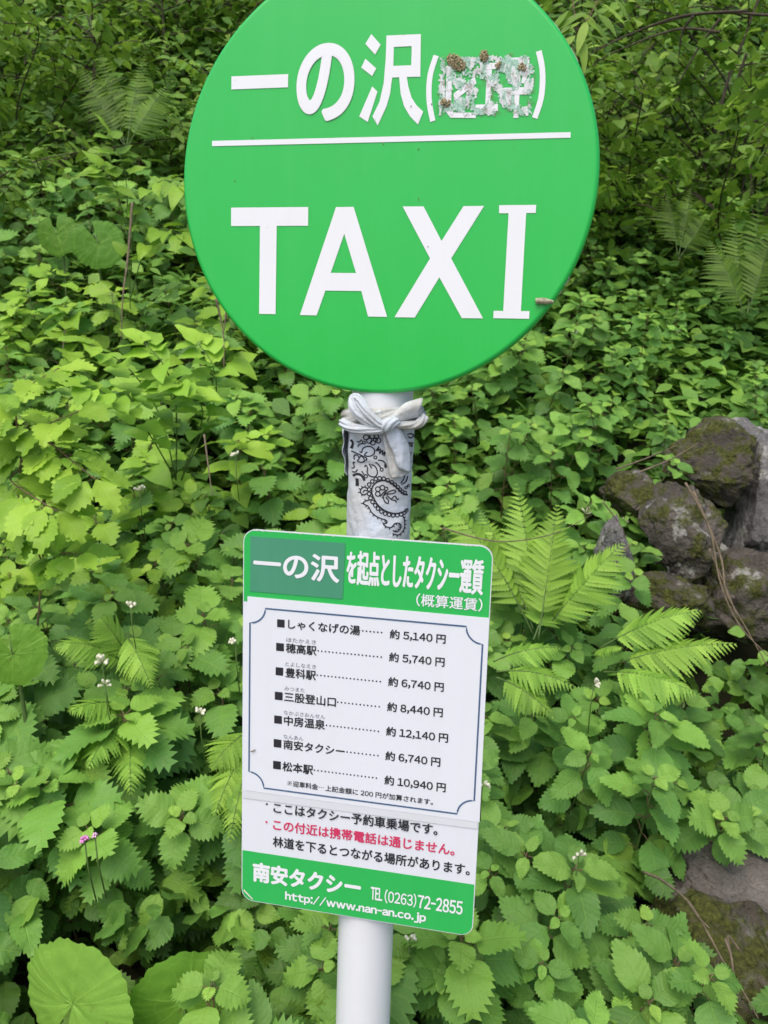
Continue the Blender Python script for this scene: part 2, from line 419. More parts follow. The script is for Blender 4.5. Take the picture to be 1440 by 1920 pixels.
def stroke(pts, wd):
    """closed outline of a bar along a polyline"""
    P = np.asarray(pts, float); T = np.gradient(P, axis=0); T /= np.linalg.norm(T, axis=1)[:, None]
    Nn = np.stack([-T[:, 1], T[:, 0]], 1); wd = np.broadcast_to(wd, len(P))[:, None] / 2
    return [tuple(p) for p in P + Nn * wd] + [tuple(p) for p in (P - Nn * wd)[::-1]]

# disc: pressed steel pan with a rolled rim
DR, DZ, DX = .2245, 1.7085, -.0015
prof = [(0, FY), (.12, FY), (.20, FY), (.2190, FY), (.2203, FY), (.2211, FY + .0002), (.2229, FY + .0014), (.2241, FY + .0034), (DR, FY + .0056), (DR, FY + .0064),
        (DR, FY + .0135), (.2238, FY + .0155), (.2222, FY + .0160), (.2212, FY + .0145), (.2212, FY + .0070), (.20, FY + .0065), (0, FY + .0065)]
def lathe_y(mb, prof, cx, cz, seg):
    V = []; F = []
    for k in range(seg):
        a = 2 * PI * k / seg
        for r, y in prof: V.append((cx + r * math.cos(a), y, cz + r * math.sin(a)))
    n = len(prof)
    for k in range(seg):
        for i in range(n - 1):
            a, b = k * n + i, ((k + 1) % seg) * n + i
            F.append((a, b, b + 1, a + 1) if 1 else 0)
    mb.add(V, F)
mb = MB(); lathe_y(mb, prof, DX, DZ, 160)
disc = mb.obj('disc', M['signgreen'], sign)
me = disc.data
import bmesh
bm = bmesh.new(); bm.from_mesh(me); bmesh.ops.remove_doubles(bm, verts=bm.verts, dist=1e-6); bmesh.ops.recalc_face_normals(bm, faces=bm.faces); bm.to_mesh(me); bm.free()
def face_y(x, z):                             # the disc's face is very slightly domed
    r = math.hypot(x - DX, z - DZ); return float(np.interp(r, [0, .10, .19, .2115], [FY - .0012, FY - .0011, FY - .0006, FY])) - .0004
LY = FY - .0006
MC = MB()
flat('', [[(-168.6, 1802.1), (-104.9, 1802.1), (-104.9, 1815.2), (-168.6, 1815.2)]], None, None, LY, MC)
text(MC, 'の', -95.5, -32.4, 1805.6, 76.9, LY, .034, 12)
flat('', [[(-15.9, 1850.5), (-5.7, 1839.9), (-11.2, 1830.6), (-21.9, 1841.4)], [(-21.4, 1827.0), (-9.6, 1817.2), (-13.7, 1809.9), (-25.6, 1818.6)], [(-13.4, 1799.9), (-7.6, 1794.6), (-17.1, 1765.1), (-26.4, 1770.9)], [[(0.2, 1848.4), (36.0, 1848.2), (37.0, 1807.5), (22.9, 1807.8), (24.8, 1798.6), (28.6, 1787.7), (34.1, 1780.1), (41.4, 1773.6), (36.4, 1761.2), (27.8, 1769.4), (21.2, 1779.3), (17.0, 1791.8), (14.9, 1807.8), (7.5, 1807.7), (5.9, 1792.1), (2.5, 1779.9), (-6.3, 1761.4), (-12.2, 1770.5), (-5.1, 1784.7), (-1.3, 1802.3), (0.1, 1825.0)], [(8.3, 1837.1), (27.0, 1837.1), (27.1, 1818.9), (8.3, 1819.0)]]], None, None, LY, MC)
for pts in ([(52.6, 1827.1), (47.6, 1811), (46.4, 1795.5), (47.8, 1780), (51.8, 1764.1)], [(155.6, 1827.2), (159.8, 1812), (161.2, 1796), (160.2, 1781), (155.4, 1764.3)]):
    P = spline([(a, 0, b) for a, b in pts], 12); flat('', [stroke(P[:, [0, 2]], 5.6)], None, None, LY, MC)
# half-lost strokes of the old bracketed name
for q in ([(64, 1812), (70, 1812), (70, 1776), (73, 1772), (96, 1771), (96, 1766), (70, 1767), (64, 1774)], [(72, 1790), (93, 1806), (95, 1799), (73, 1783)],
          rect(98, 1812, 117, 1818), rect(105, 1779, 110, 1811.8), rect(95, 1772, 118, 1778.8),
          rect(124, 1815, 147, 1822), rect(121, 1787, 150, 1794), rect(134, 1765, 139, 1786.8), rect(134, 1794.2, 139, 1814.8), [(125, 1812), (130, 1811), (132, 1797), (127, 1798)], [(147, 1811), (142, 1812), (140, 1798), (144, 1797)]):
    flat('', [q], None, None, LY, MC)
MC.obj('place_name_lettering', M['white'], disc, False)
flat('divider_line', [[(-190.8, 1744.8), (192, 1744.8), (191.8, 1750.1), (-190.8, 1750.3)]], M['white'], disc, LY)
T_ = [(-168.5, 1680.4), (-80.4, 1680.4), (-80.2, 1661), (-115.8, 1661), (-116, 1567), (-135.2, 1567), (-135, 1661), (-168.5, 1661)]
A_ = [[(-49.4, 1680.1), (-30, 1680.1), (10.3, 1566.2), (-10.8, 1566.2), (-19.1, 1593), (-59.3, 1593), (-68.7, 1566.5), (-87.9, 1566.5)], [(-39.6, 1652.6), (-53.7, 1611.8), (-25.5, 1611.8)]]
X_ = [(23.2, 1680.2), (45.5, 1680), (66, 1645), (87.6, 1680), (108.9, 1680), (77, 1627.4), (113.5, 1566.4), (91.1, 1566.3), (65.4, 1608.1), (40.5, 1566), (18.4, 1566), (54.6, 1627.3)]
I_ = [(124.3, 1680.6), (162, 1680.6), (162, 1672.7), (152.3, 1672.7), (152.6, 1574.6), (161.5, 1574.6), (161.5, 1566.8), (124.3, 1566.8), (124.3, 1574.4), (134.3, 1574.4), (134.4, 1672.6), (124.6, 1672.6)]
flat('taxi_lettering', [T_, A_, X_, I_], M['white'], disc, LY)

# torn remains of a sticker over the bracketed name
def residue():
    rnd = random.Random(3); white, dirt = MB(), MB()
    nx, nz = 150, 92
    for i in range(nx):
        for j in range(nz):
            x = 55 + (i + .5) * 99.5 / nx; z = 1766.5 + (j + .5) * 60 / nz
            e = min(i, nx - 1 - i, j, nz - 1 - j)
            n1 = noise.fractal((x * .085, z * .085, 2.2), 1, 2, 4) ; n2 = noise.noise((x * .45, z * .45, 5.1)); n3 = noise.noise((x * .06, z * .13, 9))
            val = n1 * .70 + n2 * .34 + .07 - max(0, (5 - e)) * .10
            s = 99.5 / nx / 2 * 1.02; q = rect(x - s, z - 60 / nz / 2 * 1.02, x + s, z + 60 / nz / 2 * 1.02)
            if val > 0.02: 
                V = [(a / 1000, LY - .0002, b / 1000) for a, b in q]
                white.add(V, [(0, 1, 2, 3)], mi=0 if noise.fractal((x * .16, z * .07, 14), 1, 2, 5) + rnd.uniform(-.12, .12) > .06 else 1)
            dn = noise.fractal((x * .12, z * .12, 31), 1, 2, 4) + .5 * rnd.uniform(-1, 1)
            if dn > .50:
                s *= rnd.uniform(.35, .8); V = [(a / 1000, LY - .0004, b / 1000) for a, b in rect(x - s, z - s, x + s, z + s)]
                dirt.add(V, [(0, 1, 2, 3)])
    return white, dirt
M['resw'] = plain('sticker_paper', (.72, .75, .75), .75, .22, 350, bumps=.0002)
M['resg'] = plain('sticker_glue', (.40, .66, .52), .6, .4, 700)
M['grime'] = plain('grime', (.27, .21, .14), .9, .5, 900)
wt, dt = residue()
wt.obj('sticker_remains', [M['resw'], M['resg']], disc, False); dt.obj('grime_specks', M['grime'], disc, False)['kind'] = 'stuff'
# specks and chipped rim
mb = MB(); rnd = random.Random(11)
for k in range(40):
    a, r = rnd.uniform(0, 2 * PI), .2 * math.sqrt(rnd.random())
    x, z, s = DX + r * math.cos(a), DZ + r * math.sin(a), rnd.choice((.0002, .0003, .0003, .0006))
    if k > 18: x, z = .1 + rnd.gauss(0, .06), 1.80 + rnd.gauss(0, .03)
    if math.hypot(x - DX, z - DZ) > .2: continue
    tube(mb, [(x, LY - .0002, z), (x + rnd.uniform(-1, 1) * s, LY - .0006, z - s * 1.6)], [s, s * .6], 5)
mb.obj('dirt_specks', M['grime'], disc)['kind'] = 'stuff'
for a0, a1 in ((38, 41), (29, 33), (-28.5, -26), (-31, -30), (52, 53)):
    mb = MB(); V = []; A = np.linspace(R(a0), R(a1), 7)
    for q, a in enumerate(A):
        w_ = .0015 * math.sin(PI * (q + .3) / 6.6)
        for r, y in ((.2241 - w_ * .6, FY + .0032), (.2249, FY + .0065), (.2249, FY + .0085 + w_)):
            V.append((DX + r * math.cos(a), y - .0006, DZ + r * math.sin(a)))
    mb.add(V, [(3 * i + j, 3 * i + j + 1, 3 * i + j + 4, 3 * i + j + 3) for i in range(6) for j in range(2)])
    mb.obj('rim_chip', M['chip'], disc)

# fare board
BX0, BX1, BZ0, BZ1 = -152.5, 137.5, 849.3, 1322.5
def slab(pts, y0, y1, mb):
    n = len(pts); V = [(a / 1000, y0, b / 1000) for a, b in pts] + [(a / 1000, y1, b / 1000) for a, b in pts]
    mb.add(V, [tuple(range(n)), tuple(range(2 * n - 1, n - 1, -1))] + [(i, i + n, (i + 1) % n + n, (i + 1) % n) for i in range(n)])
mb = MB(); slab(rrect(BX0, BZ0, BX1, BZ1, 15), FY, FY + .003, mb)
board = mb.obj('fare_board', M['boardwhite'], sign, False)
def band(z0, z1, top):                        # green print, clipped to the rounded corners, 1 mm inside the white edge
    o = rrect(BX0 + 1, BZ0 + 1, BX1 - 1, BZ1 - 1, 14)
    z = z0 if top else z1
    keep = [p for p in o if (p[1] > z if top else p[1] < z)]
    if top: return [(BX0 + 1, z), (BX1 - 1, z)] + keep
    return keep + [(BX1 - 1, z), (BX0 + 1, z)] if 0 else [(BX1 - 1, z), (BX0 + 1, z)] + keep
flat('header_band', [band(1235.8, 0, True)], M['boardgreen'], board, FY - .0004)
flat('footer_band', [band(0, 916.8, False)], M['boardgreen'], board, FY - .0004)
mb = MB(); slab([(-143.5, 1248.7), (-31.2, 1248.7), (-29.9, 1314.3), (-143.5, 1314.6)], FY - .0011, FY - .0003, mb)
mb.obj('name_sticker', M['patch'], board, False)
mb = MB(); slab([(-147, 997.3), (138.6, 996.6), (137.2, 1241.3), (-146.6, 1242)], FY - .0012, FY - .0003, mb)
mb.obj('fare_sheet', M['sheet'], board, False)
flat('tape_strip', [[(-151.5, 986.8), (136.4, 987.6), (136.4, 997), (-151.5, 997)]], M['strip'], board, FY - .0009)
L1, L0 = FY - .0016, FY - .0013
wb = MB()
text(wb, 'を起点としたタクシー運賃', -27.7, 128.6, 1286.5, 40.8, FY - .0008, .020, 6)
text(wb, '（概算運賃）', 54.3, 128.8, 1255.3, 15.1, FY - .0008, .012, 5)
wb.obj('heading_lettering', M['white'], board, False)
wb = MB(); text(wb, '一の沢', -139.5, -35.6, 1283.2, 32.3, FY - .0015, .028, 8)
wb.obj('sticker_lettering', M['white'], board, False)
wb = MB()
text(wb, '南安タクシー', -137.8, .5, 890.4, 26.7, FY - .0008, .040, 6)
text(wb, 'TEL', 12.8, 27.2, 885.9, 16.8, FY - .0008, .022, 5)
text(wb, '(0263)', 30, 68.7, 884.8, 18.4, FY - .0008, .012, 5)
text(wb, '72-2855', 70.4, 124.3, 884.6, 17.6, FY - .0008, .022, 5)
text(wb, 'http://www.nan-an.co.jp', -95.2, 81.3, 863.6, 15.0, FY - .0008, .034, 5, .10)
wb.obj('footer_lettering', M['white'], board, False)
kb, rb, gb = MB(), MB(), MB()
K1, G1 = M['black'], M['ruby']
for s, x0, x1, z, h in (('しゃくなげの湯', -96.2, -9.4, 1213.2, 11.6), ('約 5,140 円', 25.3, 89.7, 1212.5, 11.5), ('穂高駅', -98.5, -61, 1183.9, 12), ('約 5,740 円', 25.4, 89.7, 1185.3, 11.6),
        ('豊科駅', -98.5, -61.1, 1153.7, 12.2), ('約 6,740 円', 25.3, 90, 1155.6, 11.7), ('三股登山口', -99.6, -36.1, 1123.5, 12.2), ('約 8,440 円', 25.2, 90.2, 1125.1, 11.8),
        ('中房温泉', -99.6, -48.6, 1093.7, 12.4), ('約 12,140 円', 24.9, 97.7, 1095, 12), ('南安タクシー', -99.9, -24, 1063.4, 12.3), ('約 6,740 円', 25, 90, 1064.6, 12),
        ('松本駅', -100.7, -62.3, 1035.1, 12.6), ('約 10,940 円', 24.9, 97.6, 1034, 12.2)):
    text(kb, s, x0, x1, z, h, L1, .022)
nx_ = lambda px: -94.56 + (px - 290) * 177.6 / 780
for q in (1, -1): flat('', [stroke([(nx_(293), 1014.3 - q * 2.7), (nx_(304), 1014.3), (nx_(315), 1014.3 + q * 2.7)], .55)], None, None, L1 - q * .00001, kb)
for dx_, dz_ in ((0, 2.4), (0, -2.4), (2.4, 0), (-2.4, 0)): flat('', [dot(nx_(304) + dx_, 1014.3 + dz_, .5)], None, None, L1 - .00003, kb)
text(kb, '迎車料金', nx_(322), nx_(460), 1014.3, 7.6, L1, .016, 3)
flat('', [dot(nx_(467 + 11 * q), 1014.3, .55) for q in range(3)], None, None, L1, kb)
text(kb, '上記金額に 200 円が加算されます。', nx_(500), nx_(1072), 1014.2, 7.6, L1, .016, 3)
for s, x0, x1, z in (('ほたかえき', -97.9, -61.7, 1194), ('とよしなえき', -98.6, -61.3, 1164.2), ('みつまた', -99.3, -74.5, 1133.8), ('なかぶさおんせん', -99.8, -48.8, 1103.6), ('なんあん', -99.8, -75, 1073.3)):
    gb = MB(); text(gb, s, x0, x1, z, 5.2, L1, 0, 3); gb.obj('reading_aid', G1, board, False)
for x0, z0, x1, z1 in ((-109.6, 1208.3, -100.4, 1217.8), (-110.4, 1179.3, -100.9, 1188.9), (-110.7, 1149.1, -101.4, 1159), (-111.4, 1118.4, -101.7, 1128.4), (-111.8, 1088.6, -102.2, 1098.5), (-112.1, 1058.3, -102.5, 1068.5), (-112.5, 1030.3, -102.8, 1040.6)):
    flat('', [rect(x0, z0, x1, z1)], None, None, L1, kb)
def dot_(x, z, r): return [(x + r * math.cos(2 * PI * k / 10), z + r * math.sin(2 * PI * k / 10)) for k in range(10)]
for x0, x1, z, n in ((-6.3, 15.7, 1213.3, 6), (-59, 16.2, 1184.1, 18), (-59.5, 16.1, 1154.4, 18), (-34, 15.7, 1123.9, 12), (-47, 15.6, 1093.6, 15), (-21.2, 16.1, 1063.4, 9), (-60.6, 15.2, 1035.2, 18)):
    flat('', [dot(x0 + (x1 - x0) * k / (n - 1), z, 1.0) for k in range(n)], None, None, L1, kb)
nb = MB(); text(nb, 'ここはタクシー予約車乗場です。', -111.6, 90.4, 979.7, 14.2, FY - .00115, .020)
text(rb, 'この付近は携帯電話は通じません。', -112, 111.5, 957, 14.6, FY - .0006, .022)
text(nb, '林道を下るとつながる場所があります。', -112.2, 130.4, 934.6, 14.6, FY - .0006, .020)
flat('', [dot(-120.4, 982.6, 1.4)], None, None, FY - .0006, nb); flat('', [dot(-120.6, 958.9, 1.4)], None, None, FY - .0006, rb)
kb.obj('fare_lettering', K1, board, False); nb.obj('notice_lettering', K1, board, False); rb.obj('warning_lettering', M['red'], board, False)
# slate frame with scooped corners
fr = [(-123.2, 1229.6), (112.3, 1229.2)]
def scoop(c, r, a0, a1, n=8): return [(c[0] + r * math.cos(R(a0 + (a1 - a0) * k / n)), c[1] + r * math.sin(R(a0 + (a1 - a0) * k / n))) for k in range(n + 1)]
x0, x1, z0, z1, r = -143.2, 131.2, 1003.6, 1229.4, 19
loop = scoop((x0, z1), r, 0, -90) + scoop((x0, z0), r, 90, 0) + scoop((x1, z0), r, 180, 90) + scoop((x1, z1), r, 270, 180)
P = np.array(loop); C_ = np.array([(x0 + x1) / 2, (z0 + z1) / 2]); n = len(P)
mb = MB(); Tn = np.roll(P, -1, 0) - np.roll(P, 1, 0); Tn /= np.linalg.norm(Tn, axis=1)[:, None]; Nn = np.stack([-Tn[:, 1], Tn[:, 0]], 1) * .95
V = [(a / 1000, L1, b / 1000) for a, b in P + Nn] + [(a / 1000, L1, b / 1000) for a, b in P - Nn]
mb.add(V, [(i, (i + 1) % n, (i + 1) % n + n, i + n) for i in range(n)])
mb.obj('border_line', M['navy'], board, False)
mb = MB()
rnd = random.Random(5)
for k in range(26):                           # worn white nicks along the board's edge
    x = rnd.uniform(BX0 + 16, BX1 - 16); s = rnd.uniform(.6, 2.6)
    flat('', [[(x - s, BZ1 - .6), (x + s, BZ1 - .6), (x + s * .4, BZ1 - .9 - rnd.uniform(.3, 1.2)), (x - s * .5, BZ1 - 1.2)]], None, None, FY - .0006, mb)
flat('', [[(-150, 862), (-138, 851.5), (-137, 853), (-149, 864)]], None, None, FY - .0006, mb)
mb.obj('edge_wear', M['chip'], board, False)['kind'] = 'stuff'
mb = MB(); tube(mb, [(-.1410, L1 - .001, 1.0493), (-.1380, L1 - .0014, 1.0505), (-.1347, L1 - .001, 1.0525)], [.0004, .0009, .0004], 6)
o = mb.obj('dead_insect', M['grime']); o.parent = None; o.location = (PX, PY, 0); o.rotation_euler = (0, 0, -YAW)
tag(o, 'tiny dark sliver of an insect on the left margin of the fare sheet', 'insect')

# insect cases on the disc
M['case'] = plain('grit_case', (.52, .44, .26), .9, .6, 500, col2=(.20, .16, .09), bumps=.0006)
def grit_clump(x, z, rx, rz, n, label, seed, slope=0):
    rnd = random.Random(seed); mb = MB()
    for k in range(n):
        a, q = rnd.uniform(0, 2 * PI), math.sqrt(rnd.random())
        cx, cz = x + rx * q * math.cos(a), z + rz * q * math.sin(a) + slope * q * math.cos(a) * rx
        yy = LY - .0008 - .003 * (1 - q) * rnd.random()
        d = Vector((rnd.uniform(-1, 1), rnd.uniform(-.5, .5), rnd.uniform(-1, 1))).normalized() * rnd.uniform(.0010, .0019)
        c = Vector((cx, yy, cz)); tube(mb, [c - d, c - d * .4, c + d * .4, c + d], [.0003, .0007, .0007, .0003], 5)
    o = mb.obj('insect_case', M['case']); o.location = (PX, PY, 0); o.rotation_euler = (0, 0, -YAW)
    tag(o, label, 'insect case', 'gritty insect cases stuck to the disc')
grit_clump(.0735, 1.8195, .0095, .0070, 150, 'largest gritty insect case, at the upper left of the torn sticker remains', 1, -.45)
grit_clump(.1015, 1.8245, .0040, .0055, 55, 'small oval gritty insect case above the middle of the torn sticker remains', 2)
grit_clump(.0635, 1.7815, .0055, .0045, 40, 'loose gritty insect case at the lower left of the torn sticker remains', 3)
grit_clump(.1400, 1.8125, .0038, .0034, 26, 'small gritty insect case at the upper right of the torn sticker remains', 4)
grit_clump(.1165, 1.8150, .0030, .0034, 16, 'thin gritty insect case between the two upper strokes of the torn sticker', 5)
M['pupa'] = plain('pale_ridged_case', (.50, .50, .33), .7, .5, 420, col2=(.16, .15, .10), bumps=.0004)
mb = MB(); xx = np.linspace(.1672, .1858, 26)
tube(mb, [(x, LY - .0026, 1.5846 + .0004 * math.sin((x - .167) * 300)) for x in xx], [.0031 * (math.sin(PI * min(1, .12 + .88 * (i / 25)) ** .8) ** .4) * (1 + .12 * math.cos(i * 2.6)) + .0002 for i in range(26)], 12)
o = mb.obj('pupa', M['pupa']); o.location = (PX, PY, 0); o.rotation_euler = (0, 0, -YAW)
tag(o, 'pale ridged pupa lying across the disc edge beside the letter I', 'pupa')

# ------------------------------------------------------------------ bandana tied round the pole
def bz(px, py):
    """tracing units of the cloth print -> (sideways from the pole's axis, height) in metres"""
    X, Y = px / 6 + 600, py / 6 + 700
    return (X - (714 - (Y - 745) * .02525)) * .00059, 1.4797 - (Y - 745) * .000597
M['cloth'] = plain('faded_bandana_cloth', (.58, .64, .72), .85, .2, 22, col2=(.50, .52, .52), bumps=.0035, bscale=110, spec=.15)
M['cloth_dirty'] = plain('grubby_bandana_cloth', (.56, .59, .60), .85, .2, 34, col2=(.40, .37, .30), bumps=.0036, bscale=100, spec=.15)
M['ink'] = plain('faded_black_ink', (.022, .022, .03), .8, .3, 200)
FOLD = [((300, 1150), (470, 1880), 1.9, 3.2), ((345, 1200), (585, 1830), 1.6, 3.0), ((300, 1400), (380, 1860), 1.2, 3), ((330, 905), (730, 1000), 1.5, 3.5), ((330, 1010), (560, 960), 1.2, 3),
        ((380, 690), (700, 840), 1.2, 4), ((560, 1830), (960, 1650), 1.3, 5), ((1000, 780), (900, 1130), 1.3, 4), ((330, 1140), (500, 1230), 1.0, 3), ((800, 1860), (960, 1500), .8, 4)]
FOLD = [(bz(*a), bz(*b), A * .001, s * .001) for a, b, A, s in FOLD]
def wrap_r(th, z):
    x = .037 * math.sin(th)
    r = .0371 + .0014 * noise.noise((math.sin(th) * 2.2, math.cos(th) * 2.2, z * 22)) + .0008 * noise.noise((math.sin(th) * 6 + z * 60, math.cos(th) * 5, z * 45)) + .0014 * sstep(1.40, 1.45, z)
    if math.cos(th) > -.2:
        for (ax, az), (bx_, bz_), A, s in FOLD:
            dx, dz = bx_ - ax, bz_ - az; q = max(0, min(1, ((x - ax) * dx + (z - az) * dz) / (dx * dx + dz * dz)))
            d = math.hypot(x - ax - q * dx, z - az - q * dz); r += A * math.exp(-(d / s) ** 2) * math.sin(PI * (.12 + .76 * q))
    return r
ban = empty('bandana', (PX, PY, 1.30), 'pale paisley bandana knotted round the pole between disc and fare board', 'bandana')
def bobj(mb, name, mt, parent): 
    o = mb.obj(name, mt, parent)
    if parent is ban: o.location = (0, 0, -1.30)
    return o
mb = MB(); na, nz = 120, 90
mb.add([((wrap_r(2 * PI * k / na, 1.305 + .150 * j / nz)) * math.sin(2 * PI * k / na), -(wrap_r(2 * PI * k / na, 1.305 + .150 * j / nz)) * math.cos(2 * PI * k / na), 1.305 + .150 * j / nz) for j in range(nz + 1) for k in range(na)],
       [(j * na + k, j * na + (k + 1) % na, (j + 1) * na + (k + 1) % na, (j + 1) * na + k) for j in range(nz) for k in range(na)])
wrap = bobj(mb, 'wrap', M['cloth'], ban)
ink = MB()
def on_wrap(x, z, off=.0004):
    th = math.asin(max(-.98, min(.98, x / .0375)))
    r = wrap_r(th, z) + off; return (r * math.sin(th), -r * math.cos(th), z)
def draw(pts, wd=10, closed=False, smooth=True, nper=None):
    P = [bz(*p) for p in pts]
    if closed: P = P + [P[0]]
    P3 = [(a, 0, b) for a, b in P]
    L = sum(math.dist(P3[i], P3[i + 1]) for i in range(len(P3) - 1)); n = max(4, int(L / .0012))
    Q = spline(P3, n)[:, [0, 2]] if smooth and len(P3) > 2 else np.array([[P3[0][0] + (P3[-1][0] - P3[0][0]) * t, P3[0][2] + (P3[-1][2] - P3[0][2]) * t] for t in np.linspace(0, 1, 4)])
    T = np.gradient(Q, axis=0); T /= np.linalg.norm(T, axis=1)[:, None] + 1e-9; Nn = np.stack([-T[:, 1], T[:, 0]], 1) * wd * .000068
    V = [on_wrap(*(q + s * nn)) for q, nn in zip(Q, Nn) for s in (-1, 0, 1)]
    ink.add(V, [(3 * i + j, 3 * i + j + 1, 3 * i + j + 4, 3 * i + j + 3) for i in range(len(Q) - 1) for j in range(2)])
    return Q
def ring(x, y, r, ry=None, wd=9): draw([(x + r * math.cos(2 * PI * k / 8), y + (ry or r) * math.sin(2 * PI * k / 8)) for k in range(8)], wd, True)
def ticks(pts, side, step=36, ln=24):
    P = spline([(a, 0, b) for a, b in pts], 80)[:, [0, 2]]; acc = 0
    for i in range(1, 80):
        acc += np.linalg.norm(P[i] - P[i - 1])
        if acc > step:
            acc = 0; t = P[i] - P[i - 1]; t /= np.linalg.norm(t); nn = np.array([-t[1], t[0]]) * side
            draw([tuple(P[i]), tuple(P[i] + nn * ln)], 8)
for q in ((515, 715, 28), (548, 752, 28), (585, 772, 26), (575, 702, 25), (622, 702, 25), (642, 745, 28), (612, 737, 22), (490, 775, 17), (610, 935, 17), (682, 1070, 18), (500, 1155, 19), (1000, 795, 14), (1022, 808, 13), (960, 1282, 14), (985, 1262, 14)): ring(*q)
for q in ([(400, 772), (432, 776), (470, 745)], [(410, 830), (430, 802), (478, 786)], [(430, 880), (455, 892), (468, 850), (510, 820), (562, 816), (600, 850), (592, 900), (542, 926), (492, 914), (520, 880)],
          [(615, 865), (650, 812), (636, 862), (668, 838), (656, 892), (692, 852), (688, 902), (718, 868), (706, 918)], [(330, 888), (400, 904), (480, 930), (522, 950), (508, 976)],
          [(370, 980), (358, 955), (378, 925), (414, 928), (430, 958), (404, 990)], [(430, 958), (452, 930), (486, 950), (490, 985), (450, 1002), (408, 994)], [(640, 962), (690, 970), (722, 1002), (726, 1052)], [(612, 988), (642, 1012), (672, 1052)],
          [(540, 1008), (568, 1062)], [(482, 1052), (502, 1030), (520, 1062), (514, 1112), (550, 1150), (612, 1150), (634, 1100), (610, 1040), (562, 1016)], [(455, 1100), (480, 1140)], [(330, 1082), (362, 1070), (350, 1022), (376, 1008)], [(338, 1122), (380, 1120), (402, 1088)],
          [(895, 1225), (930, 1185), (950, 1125), (985, 1110)], [(905, 1240), (955, 1215), (975, 1150)], [(960, 680), (1000, 668), (1036, 690), (1010, 720), (975, 700)], [(925, 690), (962, 760), (1040, 780), (1070, 770)], [(1020, 880), (1005, 950), (1025, 1000)]): draw(q)
for q in ([(355, 1165), (400, 1140), (452, 1150), (492, 1205)], [(720, 1010), (728, 1045)], [(330, 760), (350, 800), (330, 860)]): draw(q, 20)
draw([(405, 1190), (404, 1275)], 26)
inner = [(985, 1372), (920, 1340), (860, 1280), (800, 1226), (720, 1192), (640, 1205), (582, 1260), (570, 1330), (592, 1392), (640, 1468), (700, 1522), (770, 1556), (850, 1572), (930, 1562), (985, 1536)]
draw(inner, 13)
for x, y in ((540, 1245), (575, 1207), (616, 1177), (660, 1166), (706, 1170), (750, 1188), (794, 1212), (830, 1240), (862, 1270), (890, 1300), (920, 1326), (950, 1344), (540, 1300), (540, 1350), (556, 1397), (580, 1440), (610, 1477), (642, 1512), (682, 1545), (726, 1570), (772, 1582), (820, 1592), (866, 1592), (910, 1586), (948, 1572), (975, 1552)): ring(x, y, 21, wd=9)
draw([(520, 1290), (480, 1278), (446, 1308), (444, 1350), (480, 1368), (512, 1346)]); ticks([(520, 1290), (480, 1278), (446, 1308), (444, 1350), (480, 1368)], 1, 30, 24)
draw([(470, 1342), (490, 1312), (522, 1322)])
for q in ((640, 1290, 27), (692, 1272, 27), (640, 1345, 27), (735, 1285, 20)): ring(*q)
for q in ([(700, 1370), (760, 1322), (820, 1300), (840, 1320), (800, 1342), (740, 1346)], [(700, 1380), (720, 1430), (756, 1456), (762, 1420), (730, 1380)], [(740, 1360), (800, 1410), (840, 1420), (850, 1446)], [(790, 1412), (832, 1368), (860, 1410), (882, 1400)], [(690, 1392), (742, 1300)], [(665, 1375), (720, 1310)]): draw(q)
tl = [(545, 1418), (492, 1440), (480, 1470), (530, 1496), (570, 1560), (640, 1612), (738, 1646), (746, 1676), (708, 1692), (740, 1720), (792, 1730), (830, 1690), (870, 1682), (902, 1720), (890, 1762), (850, 1782), (812, 1766)]
draw(tl); ticks(tl, 1, 38, 24)
tr = [(922, 1592), (946, 1660), (950, 1740), (920, 1800), (870, 1822), (812, 1800)]
draw(tr); ticks(tr, -1, 38, 24)
ink.obj('paisley_print', M['ink'], wrap)
# loose flap down the left side
mb = MB(); nu, nv = 14, 26
for j in range(nv + 1):
    q = j / nv; z = 1.448 - .060 * q
    for i in range(nu + 1):
        s = i / nu; th = R(-128 + 66 * s * (1 - .45 * q)); lift = .0062 * s ** 1.5 * (1 - q) ** .6 + .0014
        r = wrap_r(th, z) + lift + .0008 * math.sin(z * 300 + s * 4)
        mb.add([(r * math.sin(th), -r * math.cos(th), z)], [])
mb.f = [(j * (nu + 1) + i, j * (nu + 1) + i + 1, (j + 1) * (nu + 1) + i + 1, (j + 1) * (nu + 1) + i) for j in range(nv) for i in range(nu)]; mb.mi = [0] * len(mb.f)
fl = bobj(mb, 'flap', M['cloth'], ban); sm = fl.modifiers.new('t', 'SOLIDIFY'); sm.thickness = .0009
# rolled collar of three twisted strands
mb = MB()
for k in range(5):
    pts = []; rad = []
    for i in range(145):
        a = 2 * PI * i / 144; ph = k * 2 * PI / 5 + 1.0 * a + .4 * math.sin(a * 2)
        r = .0395 + .0032 * math.cos(ph) + .0012 * noise.noise((math.cos(a) * 2, math.sin(a) * 2, k)) + .003 * max(0, math.sin(a)) ** 2
        pts.append((r * math.sin(a), -r * math.cos(a), 1.4555 + .0072 * math.sin(ph) + .003 * math.sin(a)))
        rad.append(.0050 + .0014 * noise.noise((math.cos(a) * 3, math.sin(a) * 3, k + 7)))
    tube(mb, pts, rad, 30, cap=False, ell=lambda t, a: .86 + .30 * abs(math.sin(2.5 * a + 22 * t)) + .07 * math.sin(7 * a + 31 * t))
bobj(mb, 'collar', M['cloth_dirty'], ban)
def cpt(px, py, depth): x, z = bz(px, py); return (x, -depth, z)
